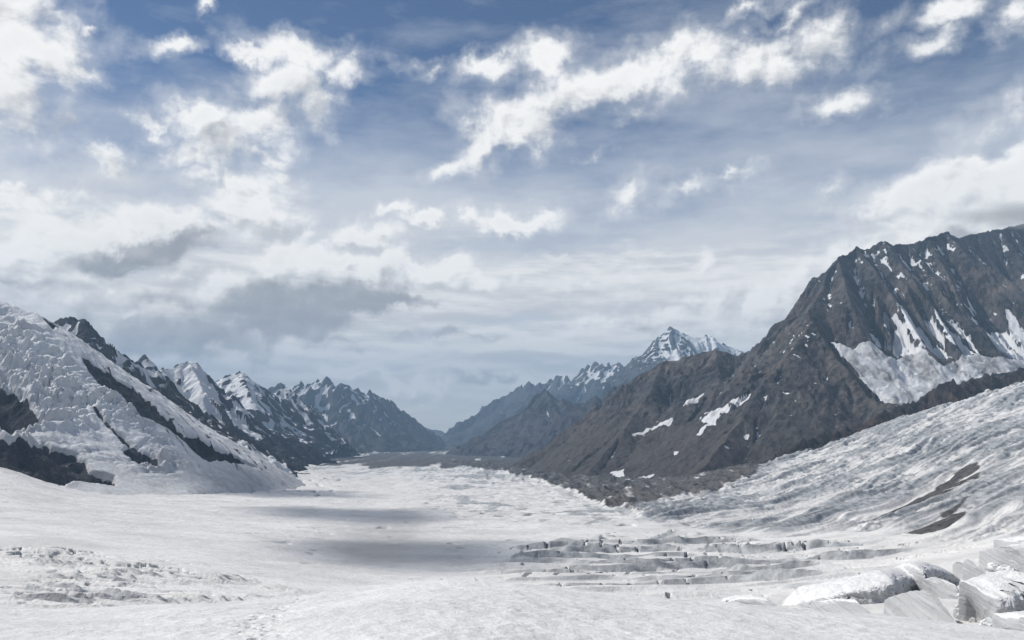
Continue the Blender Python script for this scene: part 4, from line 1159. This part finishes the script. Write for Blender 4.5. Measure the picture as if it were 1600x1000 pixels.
# ------------------------------------------------------------------ low mist and the clouds that shade the glacier
def vapour_material(name, density, scale, lo, hi, edge=0.25, aniso=0.3):
    m = bpy.data.materials.new(name); m.use_nodes = True
    T = NT(m.node_tree); T.n.clear()
    out = T.new('ShaderNodeOutputMaterial'); p = T.new('ShaderNodeVolumePrincipled')
    g = T.new('ShaderNodeTexCoord').outputs['Object']                  # unit ball
    r = T.vmath('LENGTH', g)
    n = T.noise(g, scale, 4, 0.55)
    d = T.math('ADD', T.math('MULTIPLY_ADD', r, -1.0, 1.0 - edge), T.math('MULTIPLY', T.math('SUBTRACT', n, 0.5), 1.3))
    T.put(p.inputs['Density'], T.math('MULTIPLY', T.ss(d, lo, hi), density))
    p.inputs['Color'].default_value = (0.96, 0.97, 0.98, 1)
    p.inputs['Anisotropy'].default_value = aniso
    T.l.new(p.outputs[0], out.inputs['Volume'])
    return m

def vapour(name, mat, loc, size, label, cat, kind=None, group=None, rz=0.0):
    v, f = [], []
    n, mm = 13, 24
    for i in range(n):
        th = math.pi * i / (n - 1)
        for j in range(mm):
            ph = 2 * math.pi * j / mm
            v.append((math.sin(th) * math.cos(ph), math.sin(th) * math.sin(ph), math.cos(th)))
    for i in range(n - 1):
        for j in range(mm):
            f.append((i * mm + j, (i + 1) * mm + j, (i + 1) * mm + (j + 1) % mm, i * mm + (j + 1) % mm))
    me = bpy.data.meshes.new(name); me.from_pydata(v, [], f); me.validate(); me.update(); me.materials.append(mat)
    o = bpy.data.objects.new(name, me); COL.objects.link(o)
    o.location = loc; o.scale = size; o.rotation_euler = (0, 0, rz)
    tag(o, label, cat, group, kind)
    return o

def build_clouds():
    mc = vapour_material('cloud', 0.011, 1.3, -0.05, 0.55, 0.15)
    # each throws its shadow on a place of the glacier that the photograph shows shaded
    for (a, b), size, h, lab in [
        ((680, 868), (170, 330, 95), 1600, 'flat grey cloud that shades the glacier beyond the snow slope'),
        ((560, 805), (260, 330, 90), 1950, 'ragged cloud that shades the middle of the white glacier'),
        ((430, 770), (360, 330, 90), 2350, 'long cloud that shades the foot of the western snow apron')]:
        X, Y = on_glacier(a, b)
        z = glac_z(np.array([X]), np.array([Y]))[0]
        t = (h - z) / sdir.z
        vapour('cloud', mc, (X + sdir.x * t, Y + sdir.y * t, h), size, lab, 'cloud')

    # mist clinging to the summits and lying on the snow
    mm = vapour_material('mist', 0.0055, 1.8, -0.05, 0.45, 0.2, 0.0)
    for (a, b, Y), size, lab in [
        ((1620, 332, 4640), (720, 230, 105), 'grey mist hiding the summit of the great brown mountain')]:
        vapour('mist', mm, pt(a, b, Y), size, lab, 'mist', 'stuff')
    ml = vapour_material('low_mist', 0.0055, 2.0, 0.0, 0.6)
    X, Y = on_glacier(590, 872)
    vapour('mist', ml, (X, Y, glac_z(np.array([X]), np.array([Y]))[0] + 14), (110, 190, 26), 'low white mist drifting over the shaded snow below the slope', 'mist', 'stuff')

build_clouds()

# ------------------------------------------------------------------ the air
def build_haze():
    x0, x1, y0, y1, z0, z1 = -16000, 16000, -400, 25500, -1500, 1330
    me = bpy.data.meshes.new('haze')
    v = [(x, y, z) for x in (x0, x1) for y in (y0, y1) for z in (z0, z1)]
    f = [(0, 1, 3, 2), (4, 6, 7, 5), (0, 4, 5, 1), (2, 3, 7, 6), (0, 2, 6, 4), (1, 5, 7, 3)]
    me.from_pydata(v, [], f); me.update()
    m = bpy.data.materials.new('haze'); m.use_nodes = True
    T = NT(m.node_tree); T.n.clear()
    out = T.new('ShaderNodeOutputMaterial'); p = T.new('ShaderNodeVolumePrincipled')
    p.inputs['Color'].default_value = (0.49, 0.725, 1.0, 1)
    p.inputs['Density'].default_value = 4.8e-5
    p.inputs['Anisotropy'].default_value = 0.0
    T.l.new(p.outputs[0], out.inputs['Volume'])
    me.materials.append(m)
    o = bpy.data.objects.new('haze', me); COL.objects.link(o)
    o['kind'] = 'stuff'
    o['label'] = 'pale blue haze filling the far valley'

build_haze()
